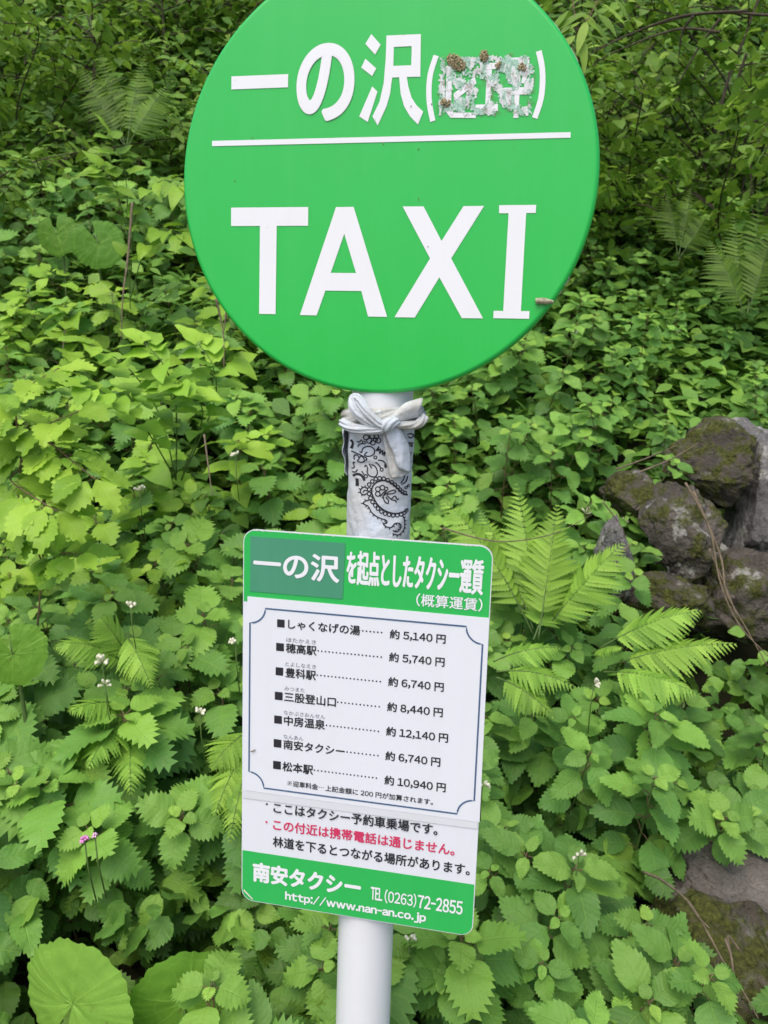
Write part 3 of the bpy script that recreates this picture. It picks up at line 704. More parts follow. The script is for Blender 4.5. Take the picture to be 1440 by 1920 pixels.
def sheet_strip(name, left, right, d0, bulge, mt, n=26, m_=10, wr=.0008):
    a = spline([cpt(*p, d0) for p in left], n); b = spline([cpt(*p, d0) for p in right], n); mb = MB(); V = []
    for i in range(n):
        for j in range(m_ + 1):
            s = j / m_; p = a[i] * (1 - s) + b[i] * s
            base = math.sqrt(max(1e-6, .0425 ** 2 - min(abs(p[0]), .037) ** 2)) if True else d0
            y = -(base + d0 - .0425) - bulge * math.sin(PI * s) - wr * math.sin(s * 9 + i * .25) - .0008 * noise.noise((p[0] * 160, p[2] * 160, d0 * 100))
            V.append((p[0], y, p[2]))
    mb.add(V, [(i * (m_ + 1) + j, i * (m_ + 1) + j + 1, (i + 1) * (m_ + 1) + j + 1, (i + 1) * (m_ + 1) + j) for i in range(n - 1) for j in range(m_)])
    o = bobj(mb, name, mt, ban); s_ = o.modifiers.new('t', 'SOLIDIFY'); s_.thickness = .0012; s_.offset = 0
    return o
sheet_strip('tail', [(690, 640), (705, 760), (728, 870), (750, 980), (768, 1080), (785, 1130), (800, 1152)], [(780, 640), (850, 760), (905, 880), (950, 980), (985, 1050), (990, 1090), (930, 1135)], .0440, .0010, M['cloth_dirty'])
sheet_strip('tail', [(716, 600), (735, 690), (765, 770), (815, 870), (838, 960), (872, 1032), (960, 1072)], [(880, 570), (925, 650), (960, 720), (990, 800), (1004, 900), (1008, 1000), (1006, 1080)], .0490, .0042, M['cloth'])
mb = MB()                                      # fat twisted loop, up and to the left of the knot
pts = spline([cpt(760, 575, .052), cpt(650, 545, .056), (cpt(545, 450, .056)), cpt(465, 350, .053), cpt(410, 285, .049), cpt(362, 305, .047), cpt(372, 390, .052), cpt(450, 480, .053), cpt(560, 560, .052), cpt(690, 600, .050)], 60)
tube(mb, pts, [.0038 + .0013 * math.sin(PI * i / 59) for i in range(60)], 44, ell=lambda t, a: .80 + .36 * abs(math.sin(3 * a + 7 * t)) + .06 * math.sin(9 * a - 12 * t))
pts = spline([cpt(420, 300, .044), cpt(470, 390, .046), cpt(560, 480, .048), cpt(680, 560, .048)], 24)
tube(mb, pts, .0036, 36, ell=lambda t, a: .82 + .34 * abs(math.sin(2.5 * a + 9 * t)))
pts = spline([cpt(240, 560, .034), cpt(330, 600, .047), cpt(480, 620, .052), cpt(640, 620, .053), cpt(760, 580, .052)], 30)
tube(mb, pts, [.0052 - .0016 * i / 29 for i in range(30)], 44, ell=lambda t, a: .80 + .36 * abs(math.sin(3 * a + 5 * t)) + .05 * math.sin(9 * a))
bobj(mb, 'twisted_loop', M['cloth'], ban)
mb = MB()                                      # knot
pts = spline([cpt(700, 600, .052), cpt(745, 560, .0565), cpt(800, 525, .0565), cpt(850, 520, .052)], 16)
tube(mb, pts, [.0045, .0052, .006, .0064, .0066, .0066, .0066, .0065, .0064, .0062, .006, .0058, .0056, .0054, .005, .0044], 40, ell=lambda t, a: .78 + .30 * abs(math.sin(3 * a + 5 * t)))
bobj(mb, 'knot', M['cloth'], ban)
mb = MB()                                      # open loop on the right: a flattened sleeve whose mouth faces right
ax = spline([cpt(770, 525, .050), cpt(850, 470, .051), cpt(960, 410, .047), cpt(1110, 365, .039)], 20); V = []
for i in range(20):
    t = i / 19; hv = .0042 + .0052 * sstep(0, .6, t); hd = .0035 + .0040 * t
    for k in range(22):
        a = 2 * PI * k / 22; V.append((ax[i][0] + .25 * hv * math.sin(a) * t, ax[i][1] - hd * math.cos(a) * (1 + .12 * math.sin(3 * a)), ax[i][2] + hv * math.sin(a) * (1 + .08 * math.cos(5 * a + 6 * t))))
mb.add(V, [(i * 22 + k, i * 22 + (k + 1) % 22, (i + 1) * 22 + (k + 1) % 22, (i + 1) * 22 + k) for i in range(19) for k in range(22)])
o = bobj(mb, 'open_loop', M['cloth_dirty'], ban); s_ = o.modifiers.new('t', 'SOLIDIFY'); s_.thickness = .0010
mb = MB()
pts = spline([cpt(1160, 470, .036), cpt(1090, 540, .042), cpt(980, 560, .047), cpt(840, 545, .051)], 20)
tube(mb, pts, [.0052 - .0014 * i / 19 for i in range(20)], 40, ell=lambda t, a: .82 + .34 * abs(math.sin(2.5 * a + 8 * t)))
bobj(mb, 'return_fold', M['cloth_dirty'], ban)

# ------------------------------------------------------------------ boulders
def rock_mat(name, grey, moss_amt, seed, lichen=.6):
    mt, t, p, out = nodes(name)
    tc = N(t, 'TexCoord'); mp = N(t, 'Mapping'); mp.inputs['Location'].default_value = (seed, seed * .7, 0); t.links.new(tc.outputs['Object'], mp.inputs[0]); co = mp.outputs[0]
    a = noise_(t, 7, 8, .65, co); b = noise_(t, 26, 6, .6, co); c = noise_(t, 90, 4, .6, co); d = noise_(t, 11, 5, .6, co)
    base = ramp(t, a, [(.3, tuple(x * .30 for x in grey)), (.5, tuple(x * .8 for x in grey)), (.7, tuple(x * 1.25 for x in grey))]).outputs[0]
    base = mixc(t, math_(t, 'MULTIPLY', c, .5), base, (.05, .042, .035), 'MIX')
    li = N(t, 'MapRange'); t.links.new(d, li.inputs[0]); li.inputs[1].default_value = .56; li.inputs[2].default_value = .61; li.inputs[4].default_value = lichen
    base = mixc(t, math_(t, 'MULTIPLY', li.outputs[0], math_(t, 'MULTIPLY', b, 1.5)), base, (.50, .49, .45))
    mo = N(t, 'MapRange'); t.links.new(math_(t, 'ADD', math_(t, 'MULTIPLY', a, .45), math_(t, 'MULTIPLY', b, .55)), mo.inputs[0])
    mo.inputs[1].default_value = .62 - moss_amt * .3; mo.inputs[2].default_value = .70 - moss_amt * .28; mo.inputs[4].default_value = .95
    mosc = ramp(t, c, [(.3, (.030, .035, .008)), (.55, (.075, .085, .016)), (.75, (.13, .15, .028))]).outputs[0]
    col = mixc(t, mo.outputs[0], base, mosc)
    t.links.new(col, p.inputs['Base Color']); p.inputs['Roughness'].default_value = .92; p.inputs['Specular IOR Level'].default_value = .2
    h = math_(t, 'ADD', math_(t, 'MULTIPLY', b, .7), math_(t, 'MULTIPLY', c, .5))
    t.links.new(bump(t, h, 1.0, .03), p.inputs['Normal']); return mt
def boulder(px, py, Y, rx, ry, rz, seed, mt, label, cuts=7, tilt=(0, 0, 0), group=None):
    c = at(px, py, Y); rnd = random.Random(seed)
    bm = bmesh.new(); bmesh.ops.create_icosphere(bm, subdivisions=6, radius=1)
    pl = [(Vector((rnd.gauss(0, 1), rnd.gauss(0, 1), rnd.gauss(0, 1))).normalized(), rnd.uniform(.45, .80)) for _ in range(cuts)]
    for v in bm.verts:
        p = v.co.copy()
        for n_, d_ in pl:
            e = p.dot(n_) - d_
            if e > 0: p -= n_ * e * .92
        p *= 1 + .16 * noise.fractal(p * 1.6 + Vector((seed, 0, 0)), .8, 2, 6) - .16 * max(0, noise.ridged_multi_fractal(p * 1.3 + Vector((0, seed, 0)), 1, 2, 4, 1, 2) - 1.3) + .035 * noise.noise(p * 7 + Vector((0, seed, 0)))
        v.co = Vector((p.x * rx, p.y * ry, p.z * rz))
    me = bpy.data.meshes.new('boulder'); bm.to_mesh(me); bm.free(); me.materials.append(mt)
    me.polygons.foreach_set('use_smooth', [True] * len(me.polygons))
    o = link('boulder', me); o.location = c; o.rotation_euler = tilt
    return tag(o, label, 'boulder', 'boulders on the right of the bank')
RK = {'moss': rock_mat('mossy_rock', (.15, .13, .11), .62, 1), 'brown': rock_mat('brown_rock', (.16, .14, .12), .42, 5, .9), 'grey': rock_mat('grey_rock', (.27, .265, .26), .22, 9, .7), 'slab': rock_mat('pale_slab', (.25, .225, .195), .05, 13, .2), 'bigmoss': rock_mat('thick_moss_rock', (.16, .14, .10), .68, 17, .3)}
boulder(1318, 872, 2.72, .185, .22, .155, 11, RK['moss'], 'mossy boulder with white lichen blotches, highest of the stones on the right', 6)
boulder(1405, 835, 2.85, .17, .20, .09, 12, RK['grey'], 'bare grey boulder top at the right edge, above the mossy stones', 8)
boulder(1425, 980, 2.66, .15, .22, .27, 13, RK['grey'], 'tall lumpy grey boulder at the right edge under the mossy stone', 6)
boulder(1272, 990, 2.46, .11, .16, .175, 14, RK['brown'], 'big brown wedge of rock beside the dark hollow', 9, (0, .25, .3))
boulder(1156, 1050, 2.36, .06, .09, .13, 15, RK['grey'], 'narrow grey stone left of the dark hollow, behind the fern', 8)
boulder(1185, 935, 2.62, .10, .14, .085, 23, RK['moss'], 'mossy stone at the left end of the pile, tucked under the nettles', 8)
boulder(1245, 1130, 2.32, .13, .14, .085, 16, RK['moss'], 'low mossy boulder under the dark hollow', 7)
boulder(1375, 1130, 2.50, .17, .18, .20, 17, RK['brown'], 'brown boulder at the right edge with dry vines over it', 7)
boulder(1405, 1668, 1.55, .17, .20, .085, 19, RK['slab'], 'flat pale grey slab at the lower right edge', 9, (.25, .12, .2))
boulder(1385, 1830, 1.42, .18, .17, .17, 20, RK['bigmoss'], 'thick mossy boulder in the lower right corner with dry stalks across it', 5)
boulder(1195, 1650, 1.70, .085, .10, .07, 21, RK['slab'], 'small brown stone peeping out left of the pale slab', 7)

# ------------------------------------------------------------------ ferns
def frond(P0, P1, arch, width, up, pairs=20, tone=.5, fo=None, st=None, rnd=random, droop=.25, start=.16, pw=.21):
    P0, P1 = np.array(P0, float), np.array(P1, float); L = np.linalg.norm(P1 - P0); up = np.array(up, float)
    mid_ = (P0 + P1) / 2 + up / np.linalg.norm(up) * arch * L
    C = spline([P0, P0 * .25 + mid_ * .75 * 1 + (P0 - P0) * 0, mid_ * .35 + P1 * .65 + up / np.linalg.norm(up) * arch * L * .45, P1], 40) if False else np.array([(1 - t) ** 2 * P0 + 2 * t * (1 - t) * (2 * mid_ - .5 * (P0 + P1)) + t * t * P1 for t in np.linspace(0, 1, 40)])
    tube(st, C, np.linspace(.0022, .0005, 40), 5, 0)
    T = np.gradient(C, axis=0)
    for k in range(pairs):
        q = start + (1 - start) * (k + .5) / pairs; f = q * 39; i = min(38, int(f)); p = C[i] + (C[i + 1] - C[i]) * (f - i)
        t = T[i] / np.linalg.norm(T[i]); x = np.cross(t, up); x /= np.linalg.norm(x); nrm = np.cross(x, t)
        s = (q - start) / (1 - start); wl = width * .5 * (min(1, .55 + 1.6 * s) if s < .3 else 1) * (1 - max(0, s - .3) / .7) ** .85 + .004
        for sg in (-1, 1):
            ang = R(68 - 22 * s) + rnd.uniform(-.06, .06); d = x * sg * math.sin(ang) + t * math.cos(ang) - nrm * droop * rnd.uniform(.6, 1.3)
            pinna(fo, p, d, nrm + x * sg * .25, wl * rnd.uniform(.92, 1.05), wl * pw + .0018, tone + rnd.uniform(-.08, .1) + .1 * s, rnd)
def pinna(mb, base, d, up, L, W, tone, rnd):
    n = max(8, int(L / .0040)); n += n % 2
    t = np.arange(n + 1) / n; wid = W / 2 * np.clip((1 - t ** 1.7), 0, 1) * np.where(np.arange(n + 1) % 2, 1.12, .72); wid[0] *= .6; wid[-1] = 0
    cols = np.array([-1, 0, 1.]); X = wid[:, None] * cols; Y = (t * L)[:, None] + np.abs(cols)[None] * np.where(np.arange(n + 1) % 2, L * .02, 0)[:, None]
    k = .5 * rnd.uniform(.5, 1.4) / L; a = k * Y; Z = .18 * np.abs(X)
    V = np.stack([X, np.sin(a) / k, Z - (1 - np.cos(a)) / k], -1).reshape(-1, 3) @ basis(d, up).T + np.asarray(base)
    F = [(i * 3 + j, i * 3 + j + 1, i * 3 + j + 4, i * 3 + j + 3) for i in range(n) for j in range(2)]
    mb.add(V, F, np.stack([np.broadcast_to(cols, X.shape), np.broadcast_to(t[:, None], X.shape), np.full(X.shape, tone)], -1))
def fern(label, fr, mt='fern', group='ferns on the bank', width=.15, pairs=20, up=(0, -.55, 1), tone=.5):
    """fr: (base px, base py, Y, tip px, tip py, Y, arch) for each frond"""
    rnd = random.Random(hash(label) % 1000 if False else len(label) * 7)
    root = None
    for (ax, ay, aY, tx, ty, tY, arch, *wd) in fr:
        a, b = at(ax, ay, aY), at(tx, ty, tY)
        if root is None: root = empty('fern', a, label, 'fern', group); o0 = np.array(a)
        st, fo = MB(), MB()
        frond(np.array(a) - o0, np.array(b) - o0, arch, wd[0] if wd else width, up, pairs, tone, fo, st, rnd, pw=.13 if mt == 'dark_fern' else .21)
        f = fo.obj('frond', M[mt], root); st.obj('stalk', M['stem'], f)
    return root
fern('bright fern of upright fronds right of the fare board heading', [(1000, 1190, 1.95, 822, 930, 2.15, .10), (1010, 1200, 1.95, 968, 905, 2.15, .05), (1015, 1190, 1.95, 1168, 1018, 1.95, .06), (1000, 1180, 1.95, 900, 960, 2.2, .06), (1000, 1200, 1.9, 1060, 1060, 2.1, .06), (1010, 1195, 1.9, 1045, 945, 2.05, .04)], width=.20, pairs=22, tone=.6)
fern('bright fern reaching right across the low boulders with three spread fronds', [(1125, 1215, 1.85, 1315, 1145, 1.8, .10), (1140, 1250, 1.82, 1382, 1208, 1.72, .08), (1130, 1260, 1.8, 1305, 1300, 1.68, .10), (1110, 1225, 1.84, 1165, 1215, 1.75, .12, .07)], width=.17, tone=.62)
fern('yellow green fern right beside the middle of the fare board', [(930, 1260, 1.72, 1080, 1290, 1.62, .12), (925, 1240, 1.75, 1050, 1215, 1.75, .1), (930, 1270, 1.7, 1040, 1345, 1.6, .1)], width=.11, pairs=16)
fern('yellow fern with arching fronds among nettles on the left', [(250, 1255, 1.78, 100, 1215, 1.66, .22), (235, 1190, 1.75, 285, 1290, 1.66, .16), (245, 1240, 1.76, 190, 1160, 1.72, .1)], width=.13, tone=.68)
fern('wide fern spreading low on the left below the white nettle flowers', [(255, 1330, 1.72, 130, 1335, 1.56, .14), (250, 1340, 1.7, 245, 1490, 1.5, .10), (250, 1340, 1.7, 165, 1440, 1.5, .12), (255, 1330, 1.72, 300, 1400, 1.6, .12)], width=.14, tone=.5)
fern('fern hanging out from behind the left edge of the fare board', [(470, 1390, 1.62, 402, 1530, 1.45, .10), (475, 1400, 1.6, 430, 1580, 1.42, .1), (470, 1370, 1.62, 395, 1440, 1.52, .12)], width=.13, tone=.6)
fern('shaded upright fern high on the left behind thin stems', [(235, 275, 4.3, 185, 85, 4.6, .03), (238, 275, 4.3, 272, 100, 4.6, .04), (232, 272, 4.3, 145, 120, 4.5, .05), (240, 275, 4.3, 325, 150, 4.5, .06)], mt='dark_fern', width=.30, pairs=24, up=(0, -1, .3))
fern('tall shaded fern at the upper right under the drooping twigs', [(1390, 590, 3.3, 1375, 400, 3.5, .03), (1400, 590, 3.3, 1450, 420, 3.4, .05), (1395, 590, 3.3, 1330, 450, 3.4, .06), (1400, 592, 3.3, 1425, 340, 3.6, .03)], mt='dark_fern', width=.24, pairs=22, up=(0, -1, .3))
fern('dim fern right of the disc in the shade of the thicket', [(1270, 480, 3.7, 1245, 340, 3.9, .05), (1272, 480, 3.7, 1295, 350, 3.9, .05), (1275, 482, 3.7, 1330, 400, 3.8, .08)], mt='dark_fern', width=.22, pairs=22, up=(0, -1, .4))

# ------------------------------------------------------------------ butterbur
def butterbur(px, py, Y, rad, nrm, spin, tone, label, holes=0):
    rnd = random.Random(int(px)); c = np.array(at(px, py, Y)); mb = MB(); st = MB()
    Bm = basis((math.cos(spin), 0, math.sin(spin)), nrm)       # y points to the leaf tip
    nr, na = 14, 150; V, l = [], []
    for i in range(nr + 1):
        q = i / nr
        for k in range(na + 1):
            a = -PI + .20 + (2 * PI - .40) * k / na          # open sinus at the stalk side
            edge = 1 + .04 * math.cos(3 * a) + .022 * math.sin(11 * a + 1) + .014 * math.sin(29 * a) + .010 * math.sin(47 * a + 2) - .12 * abs(a / PI) ** 8
            r = rad * edge * q
            z = .10 * rad * q ** 2 * math.cos(2 * a + 1) + .010 * rad * q * math.cos(a * 5 + .6) - .14 * rad * q ** 2 - .07 * rad * (1 - q) ** 2
            z += .02 * rad * noise.noise((q * 5, a * 2, px))
            V.append((r * math.sin(a) * 1.08, r * math.cos(a), z))
            aw = a + .16 * math.sin(3 * a + px) + .10 * q * math.sin(9 * a); g = (aw / (2 * PI) * 9) % 1
            l.append(((abs(g - .5) * 2) * (q * .9 + .1), q * 3, tone + .06 * noise.noise((q * 3, a, 2))))
    F = [(i * (na + 1) + k, (i + 1) * (na + 1) + k, (i + 1) * (na + 1) + k + 1, i * (na + 1) + k + 1) for i in range(nr) for k in range(na)]
    mb.add(np.array(V) @ Bm.T, F, l)
    g = np.array([c[0] * .97, c[1] + .05, ground_z(c[0], c[1])]) - c
    b0 = Bm @ np.array([0, 0, -.08 * rad])
    tube(st, spline([g, g * .45 + np.array([0, .03, 0]), b0 + Bm @ np.array([0, -.03, -.05]), b0], 12), np.linspace(.006, .004, 12), 8)
    root = empty('butterbur_leaf', tuple(c), label, 'butterbur leaf', 'butterbur leaves')
    mb.obj('blade', M['butterbur'], root); st.obj('stalk', M['stem'], root)
butterbur(130, 1888, 1.10, .096, (-.1, -.75, .75), R(72), .70, 'large bright round butterbur leaf in the lower left corner with an open notch')
butterbur(345, 1884, 1.14, .080, (.12, -.80, .62), R(95), .48, 'large darker round butterbur leaf beside the corner one, left of the pole foot')
butterbur(24, 1228, 1.62, .064, (-.1, -.7, .8), R(-70), .45, 'round butterbur leaf with a hole, cut by the left edge of the picture')
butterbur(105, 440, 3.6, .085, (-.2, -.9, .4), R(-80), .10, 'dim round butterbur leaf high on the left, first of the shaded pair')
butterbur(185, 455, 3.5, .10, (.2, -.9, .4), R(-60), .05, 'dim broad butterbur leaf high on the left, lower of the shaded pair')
butterbur(800, 1840, 1.35, .075, (.1, -.8, .6), R(80), .25, 'round butterbur leaf half hidden right of the pole foot')

# ------------------------------------------------------------------ nettles, dead nettles
def variants(n, fn): return [fn(i) for i in range(n)]
def nettle_variant(i):
    rnd = random.Random(100 + i); h = rnd.uniform(.42, .62)
    return make_herb('nettle', *herb(h, rnd.randint(9, 12), rnd.uniform(.062, .082), rnd.uniform(.80, .95), 'nettle', rnd, rnd.uniform(.36, .48)), M['nettle'], M['redstem']), h
def dead_variant(i):
    rnd = random.Random(200 + i); h = rnd.uniform(.38, .55)
    return make_herb('dead_nettle', *herb(h, rnd.randint(10, 12), rnd.uniform(.056, .072), rnd.uniform(.60, .72), 'pointed', rnd, rnd.uniform(.42, .52), .35, flower=(i == 3)), M['dead_nettle'], M['stem']), h
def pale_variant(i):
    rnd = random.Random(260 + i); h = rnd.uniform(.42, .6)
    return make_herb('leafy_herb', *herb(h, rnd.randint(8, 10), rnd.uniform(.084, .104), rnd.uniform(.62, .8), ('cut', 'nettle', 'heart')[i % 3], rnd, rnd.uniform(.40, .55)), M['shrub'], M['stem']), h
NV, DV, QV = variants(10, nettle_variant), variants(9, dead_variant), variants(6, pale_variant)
used = set()
def canopy_z(x, y): return float(np.interp(y, [.9, 1.05, 1.3, 1.85, 2.6, 3.9, 5.5, 8], [.50, .56, .66, .80, 1.10, 2.05, 3.4, 5.9])) + .05 * noise.noise((x * 2, y * 2, 8))
REG = []
def region(px, py):
    if py > 1560:
        a = 'at the bottom, left of the pole foot' if px < 690 else 'at the bottom, between the pole foot and the mossy corner boulder'
        if px < 250: a = 'in the lower left corner, above the big round leaf'
        elif px < 460: a = 'below left of the fare board, above the darker round leaf'
    elif py > 1290: a = ('at the left edge, level with the foot of the fare sheet' if px < 240 else 'just left of the lower half of the fare sheet' if px < 690 else 'just right of the lower half of the fare sheet' if px < 1130 else 'on the right, above the pale slab')
    elif py > 1020: a = ('at the left edge, level with the top of the fare sheet' if px < 240 else 'just left of the fare board heading' if px < 690 else 'among the ferns right of the fare board' if px < 1130 else 'at the foot of the boulder pile')
    elif py > 820: a = ('at the left edge, level with the bandana' if px < 230 else 'left of the bandana' if px < 690 else 'right of the bandana' if px < 930 else 'hanging over the mossy stones')
    elif py > 640: a = ('on the left, just below the smooth bright shrub' if px < 300 else 'below the lower left rim of the disc' if px < 690 else 'below the lower right rim of the disc' if px < 1000 else 'above the boulder pile at the right')
    elif py > 420: a = ('high on the left, beside the smooth bright shrub' if px < 420 else 'behind the disc' if px < 1060 else 'high on the right, below the tall shaded fern')
    else: a = 'at the shaded top left' if px < 420 else 'behind the top of the disc' if px < 1080 else 'at the shaded top right'
    return a
rocks = [o for o in COL.objects if o.name.startswith('boulder')]
KEEP = [(140, 1860, 170, 135, 1.60), (345, 1865, 120, 120, 1.60), (22, 1240, 70, 70, 1.8), (195, 1200, 110, 80, 1.85), (215, 1400, 120, 110, 1.8), (430, 1480, 45, 110, 1.75),
        (1000, 1080, 185, 180, 2.0), (1250, 1220, 160, 110, 1.9), (1000, 1280, 90, 70, 1.78), (250, 680, 170, 90, 2.3), (90, 820, 120, 140, 1.95), (800, 1850, 70, 70, 1.45), (1375, 1790, 75, 120, 1.7), (1385, 1655, 90, 55, 1.9), (1225, 1040, 75, 95, 2.5), (1200, 935, 50, 50, 2.7), (240, 320, 130, 200, 4.2), (1390, 470, 90, 150, 3.5)]
def hides(x, y):
    g = ground_z(x, y)
    for q in (.45, .62, .78, .92, 1.05):
        p = proj((x, y - .24 * q, g + .47 * q))
        for (kx, ky, rx, ry, kY) in KEEP:
            if y < kY and ((p[0] - kx) / (rx + 35)) ** 2 + ((p[1] - ky) / (ry + 30)) ** 2 < 1: return True
    return False
def blocked(x, y):
    if math.hypot(x - PX, y - PY) < .10: return True
    for o in rocks:
        dx, dy = (x - o.location.x) / (max(v[0] for v in o.bound_box) * .85), (y - o.location.y) / (max(v[1] for v in o.bound_box) * .9)
        if dx * dx + dy * dy < 1: return True
    return False
def plant(kind, x, y, rnd, scale=None, label=None, z_top=None, lean=None, var=None):
    V = {'nettle': NV, 'pale_nettle': QV, 'dead_nettle': DV}[kind]
    i = rnd.randrange(len(V)) if var is None else var % len(V)
    src, h = V[i]
    if (kind, i) in used: o = copy_tree(src)
    else: o = src; used.add((kind, i))
    gz = ground_z(x, y); zt = z_top if z_top is not None else canopy_z(x, y)
    s = scale or max(.72, min(1.25, (zt - gz) / h)) * rnd.uniform(.86, 1.20)
    zb = zt - h * s * math.cos(.3) if z_top is not None else max(gz - .05, min(gz + .02, zt - h * s))
    o.location = (x, y, zb if z_top is None else min(zb, gz + .25)); o.scale = (s, s, s)
    lx = R(rnd.uniform(16, 38)) if lean is None else lean
    o.rotation_euler = (lx, R(rnd.uniform(-10, 10)), 0)
    m_ = Matrix.Rotation(lx, 4, 'X') @ Matrix.Rotation(R(rnd.uniform(-10, 10)), 4, 'Y') @ Matrix.Rotation(rnd.uniform(0, 2 * PI), 4, 'Z')
    o.rotation_euler = m_.to_euler()
    p = proj((x, y - .1, zb + h * s * .9)); reg = region(*p)
    nm = {'nettle': 'coarse toothed nettle', 'pale_nettle': 'pale yellow green herb', 'dead_nettle': 'pointed leaved dead nettle'}[kind]
    tag(o, label or f'{nm} {reg}', {'nettle': 'nettle', 'pale_nettle': 'herb', 'dead_nettle': 'dead nettle'}[kind], {'nettle': 'nettles ', 'pale_nettle': 'pale herbs ', 'dead_nettle': 'dead nettles '}[kind] + reg)
    return o
rnd = random.Random(21)
pts = []
cnt = {'nettle': 0, 'dead_nettle': 0, 'pale_nettle': 0}
tries = 0
def ok_frame(x, y):
    p = proj((x, y - .2, ground_z(x, y) + .45)); return -70 < p[0] < 1510 and -50 < p[1] < 2060
cell = {}
while tries < 30000 and len(pts) < 580:
    tries += 1
    y = 1.02 + 3.5 * rnd.random() ** 1.1; x = rnd.uniform(-.62, .62) * (y + .25)
    if not ok_frame(x, y) or blocked(x, y) or hides(x, y): continue
    p = proj((x, y, canopy_z(x, y)))
    if p[0] > 1190 and 800 < p[1] < 1200: continue
    if p[0] > 1250 and p[1] > 1560: continue
    dmin = .072 + .026 * (y - 1)
    if any((x - a) ** 2 + (y - b) ** 2 < dmin * dmin for a, b in pts): continue
    right = x > .02 + .12 * math.sin(y * 5) + (.25 if y > 2.3 else 0)
    kind = 'dead_nettle' if (right and rnd.random() < .82) or (not right and rnd.random() < .10) else 'nettle'
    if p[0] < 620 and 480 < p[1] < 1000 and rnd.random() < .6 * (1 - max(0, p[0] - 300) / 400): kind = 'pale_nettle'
    if cnt[kind] >= 290: continue
    cnt[kind] += 1; pts.append((x, y)); plant(kind, x, y, rnd)
print('herbs', cnt, 'tries', tries)
for lst, kind in ((NV, 'nettle'), (DV, 'dead_nettle'), (QV, 'pale_nettle')):
    for i, (o, h) in enumerate(lst):
        if (kind, i) not in used: plant(kind, .3 * i - 1, 2.4, rnd, var=i)

# ------------------------------------------------------------------ smooth bright shrubs, compound-leaved plant
def sprig(mb, st, P, n, L, asp, kind, rnd, tone, spread=.9, face=(0, -.5, 1), two=True):
    """leaves in pairs along a twig"""
    T = np.gradient(P, axis=0); m_ = len(P)
    for k in range(n):
        f = (.18 + .82 * (k + .6) / n) * (m_ - 1); i = min(m_ - 2, int(f)); p = P[i] + (P[i + 1] - P[i]) * (f - i); t = T[i] / np.linalg.norm(T[i])
        side = np.cross(t, np.array(face)); side /= np.linalg.norm(side) + 1e-9
        for sg in ((-1, 1) if two else ((-1) ** k,)):
            d = t * rnd.uniform(.25, .7) + side * sg * spread + np.array([0, 0, -.15 + rnd.uniform(-.25, .2)])
            pe = p + d / np.linalg.norm(d) * L * .18
            tube(st, [p, pe], .0008, 3, 0, False)
            leaf(mb, L * rnd.uniform(.75, 1.15), L * asp * rnd.uniform(.85, 1.15), pe, d, np.array(face) + np.array([rnd.uniform(-.5, .5), rnd.uniform(-.4, .4), 0]), kind, tone + rnd.uniform(-.15, .2),
                 bend=rnd.uniform(.1, .8), fold=rnd.uniform(.08, .25), rnd=rnd, rows=8)
    t = T[-1] / np.linalg.norm(T[-1]); leaf(mb, L, L * asp, P[-1], t + np.array([0, 0, -.3]), face, kind, tone + .15, bend=.4, rnd=rnd, rows=8)
def shrub(name, label, cat, branches, L, asp, kind, mt, tone, seed, group=None, n=7, two=True, stem='redstem'):
    rnd = random.Random(seed); a0 = np.array(at(*branches[0][0])); root = empty(name, tuple(a0), label, cat, group); st, fo = MB(), MB()
    for br in branches:
        P = spline([np.array(at(*q)) - a0 for q in br], 24)
        tube(st, P, np.linspace(.0024, .0009, 24), 6); sprig(fo, st, P, n, L, asp, kind, rnd, tone, two=two)
    st.obj('stem', M[stem], root); fo.obj('foliage', M[mt], root); return root
shrub('bright_shrub', 'low shrub with smooth heart shaped yellow green leaves left of the disc rim', 'shrub',
      [[(330, 900, 2.5), (300, 780, 2.4), (240, 690, 2.25), (160, 640, 2.15)], [(330, 900, 2.5), (330, 760, 2.35), (310, 690, 2.2), (270, 640, 2.2)], [(340, 900, 2.5), (380, 780, 2.35), (350, 730, 2.2), (330, 720, 2.15)],
       [(330, 900, 2.5), (270, 800, 2.3), (200, 740, 2.15), (150, 720, 2.1)], [(340, 900, 2.5), (400, 760, 2.4), (400, 690, 2.3), (370, 640, 2.3)]], .082, .66, 'heart', 'shrub', .62, 5, n=7, stem='stem')
shrub('bright_shrub', 'tall thin shrub of smooth pale leaves touching the left rim of the disc', 'shrub',
      [[(245, 600, 3.3), (240, 450, 3.2), (235, 330, 3.15), (205, 250, 3.1)], [(245, 520, 3.3), (255, 400, 3.2), (300, 340, 3.1), (345, 350, 3.05)], [(245, 460, 3.25), (225, 380, 3.2), (215, 350, 3.1), (190, 310, 3.1)], [(245, 560, 3.3), (270, 470, 3.15), (300, 430, 3.1), (340, 440, 3.05)]], .095, .55, 'heart', 'shrub', .50, 6, n=6, stem='stem')
shrub('compound_leaf_plant', 'yellow green plant of cut toothed leaflets on pinkish stalks at the left edge', 'plant',
      [[(30, 1010, 1.95), (38, 880, 1.9), (45, 825, 1.85), (80, 800, 1.8), (150, 770, 1.72)], [(38, 880, 1.9), (45, 825, 1.85), (10, 800, 1.8), (-40, 760, 1.75)], [(45, 830, 1.85), (90, 830, 1.8), (130, 860, 1.75), (180, 900, 1.7)], [(40, 850, 1.88), (30, 760, 1.85), (60, 720, 1.8), (110, 690, 1.78)], [(38, 880, 1.9), (20, 900, 1.8), (60, 930, 1.72), (110, 960, 1.68)]], .088, .60, 'cut', 'shrub', .72, 7, n=7)
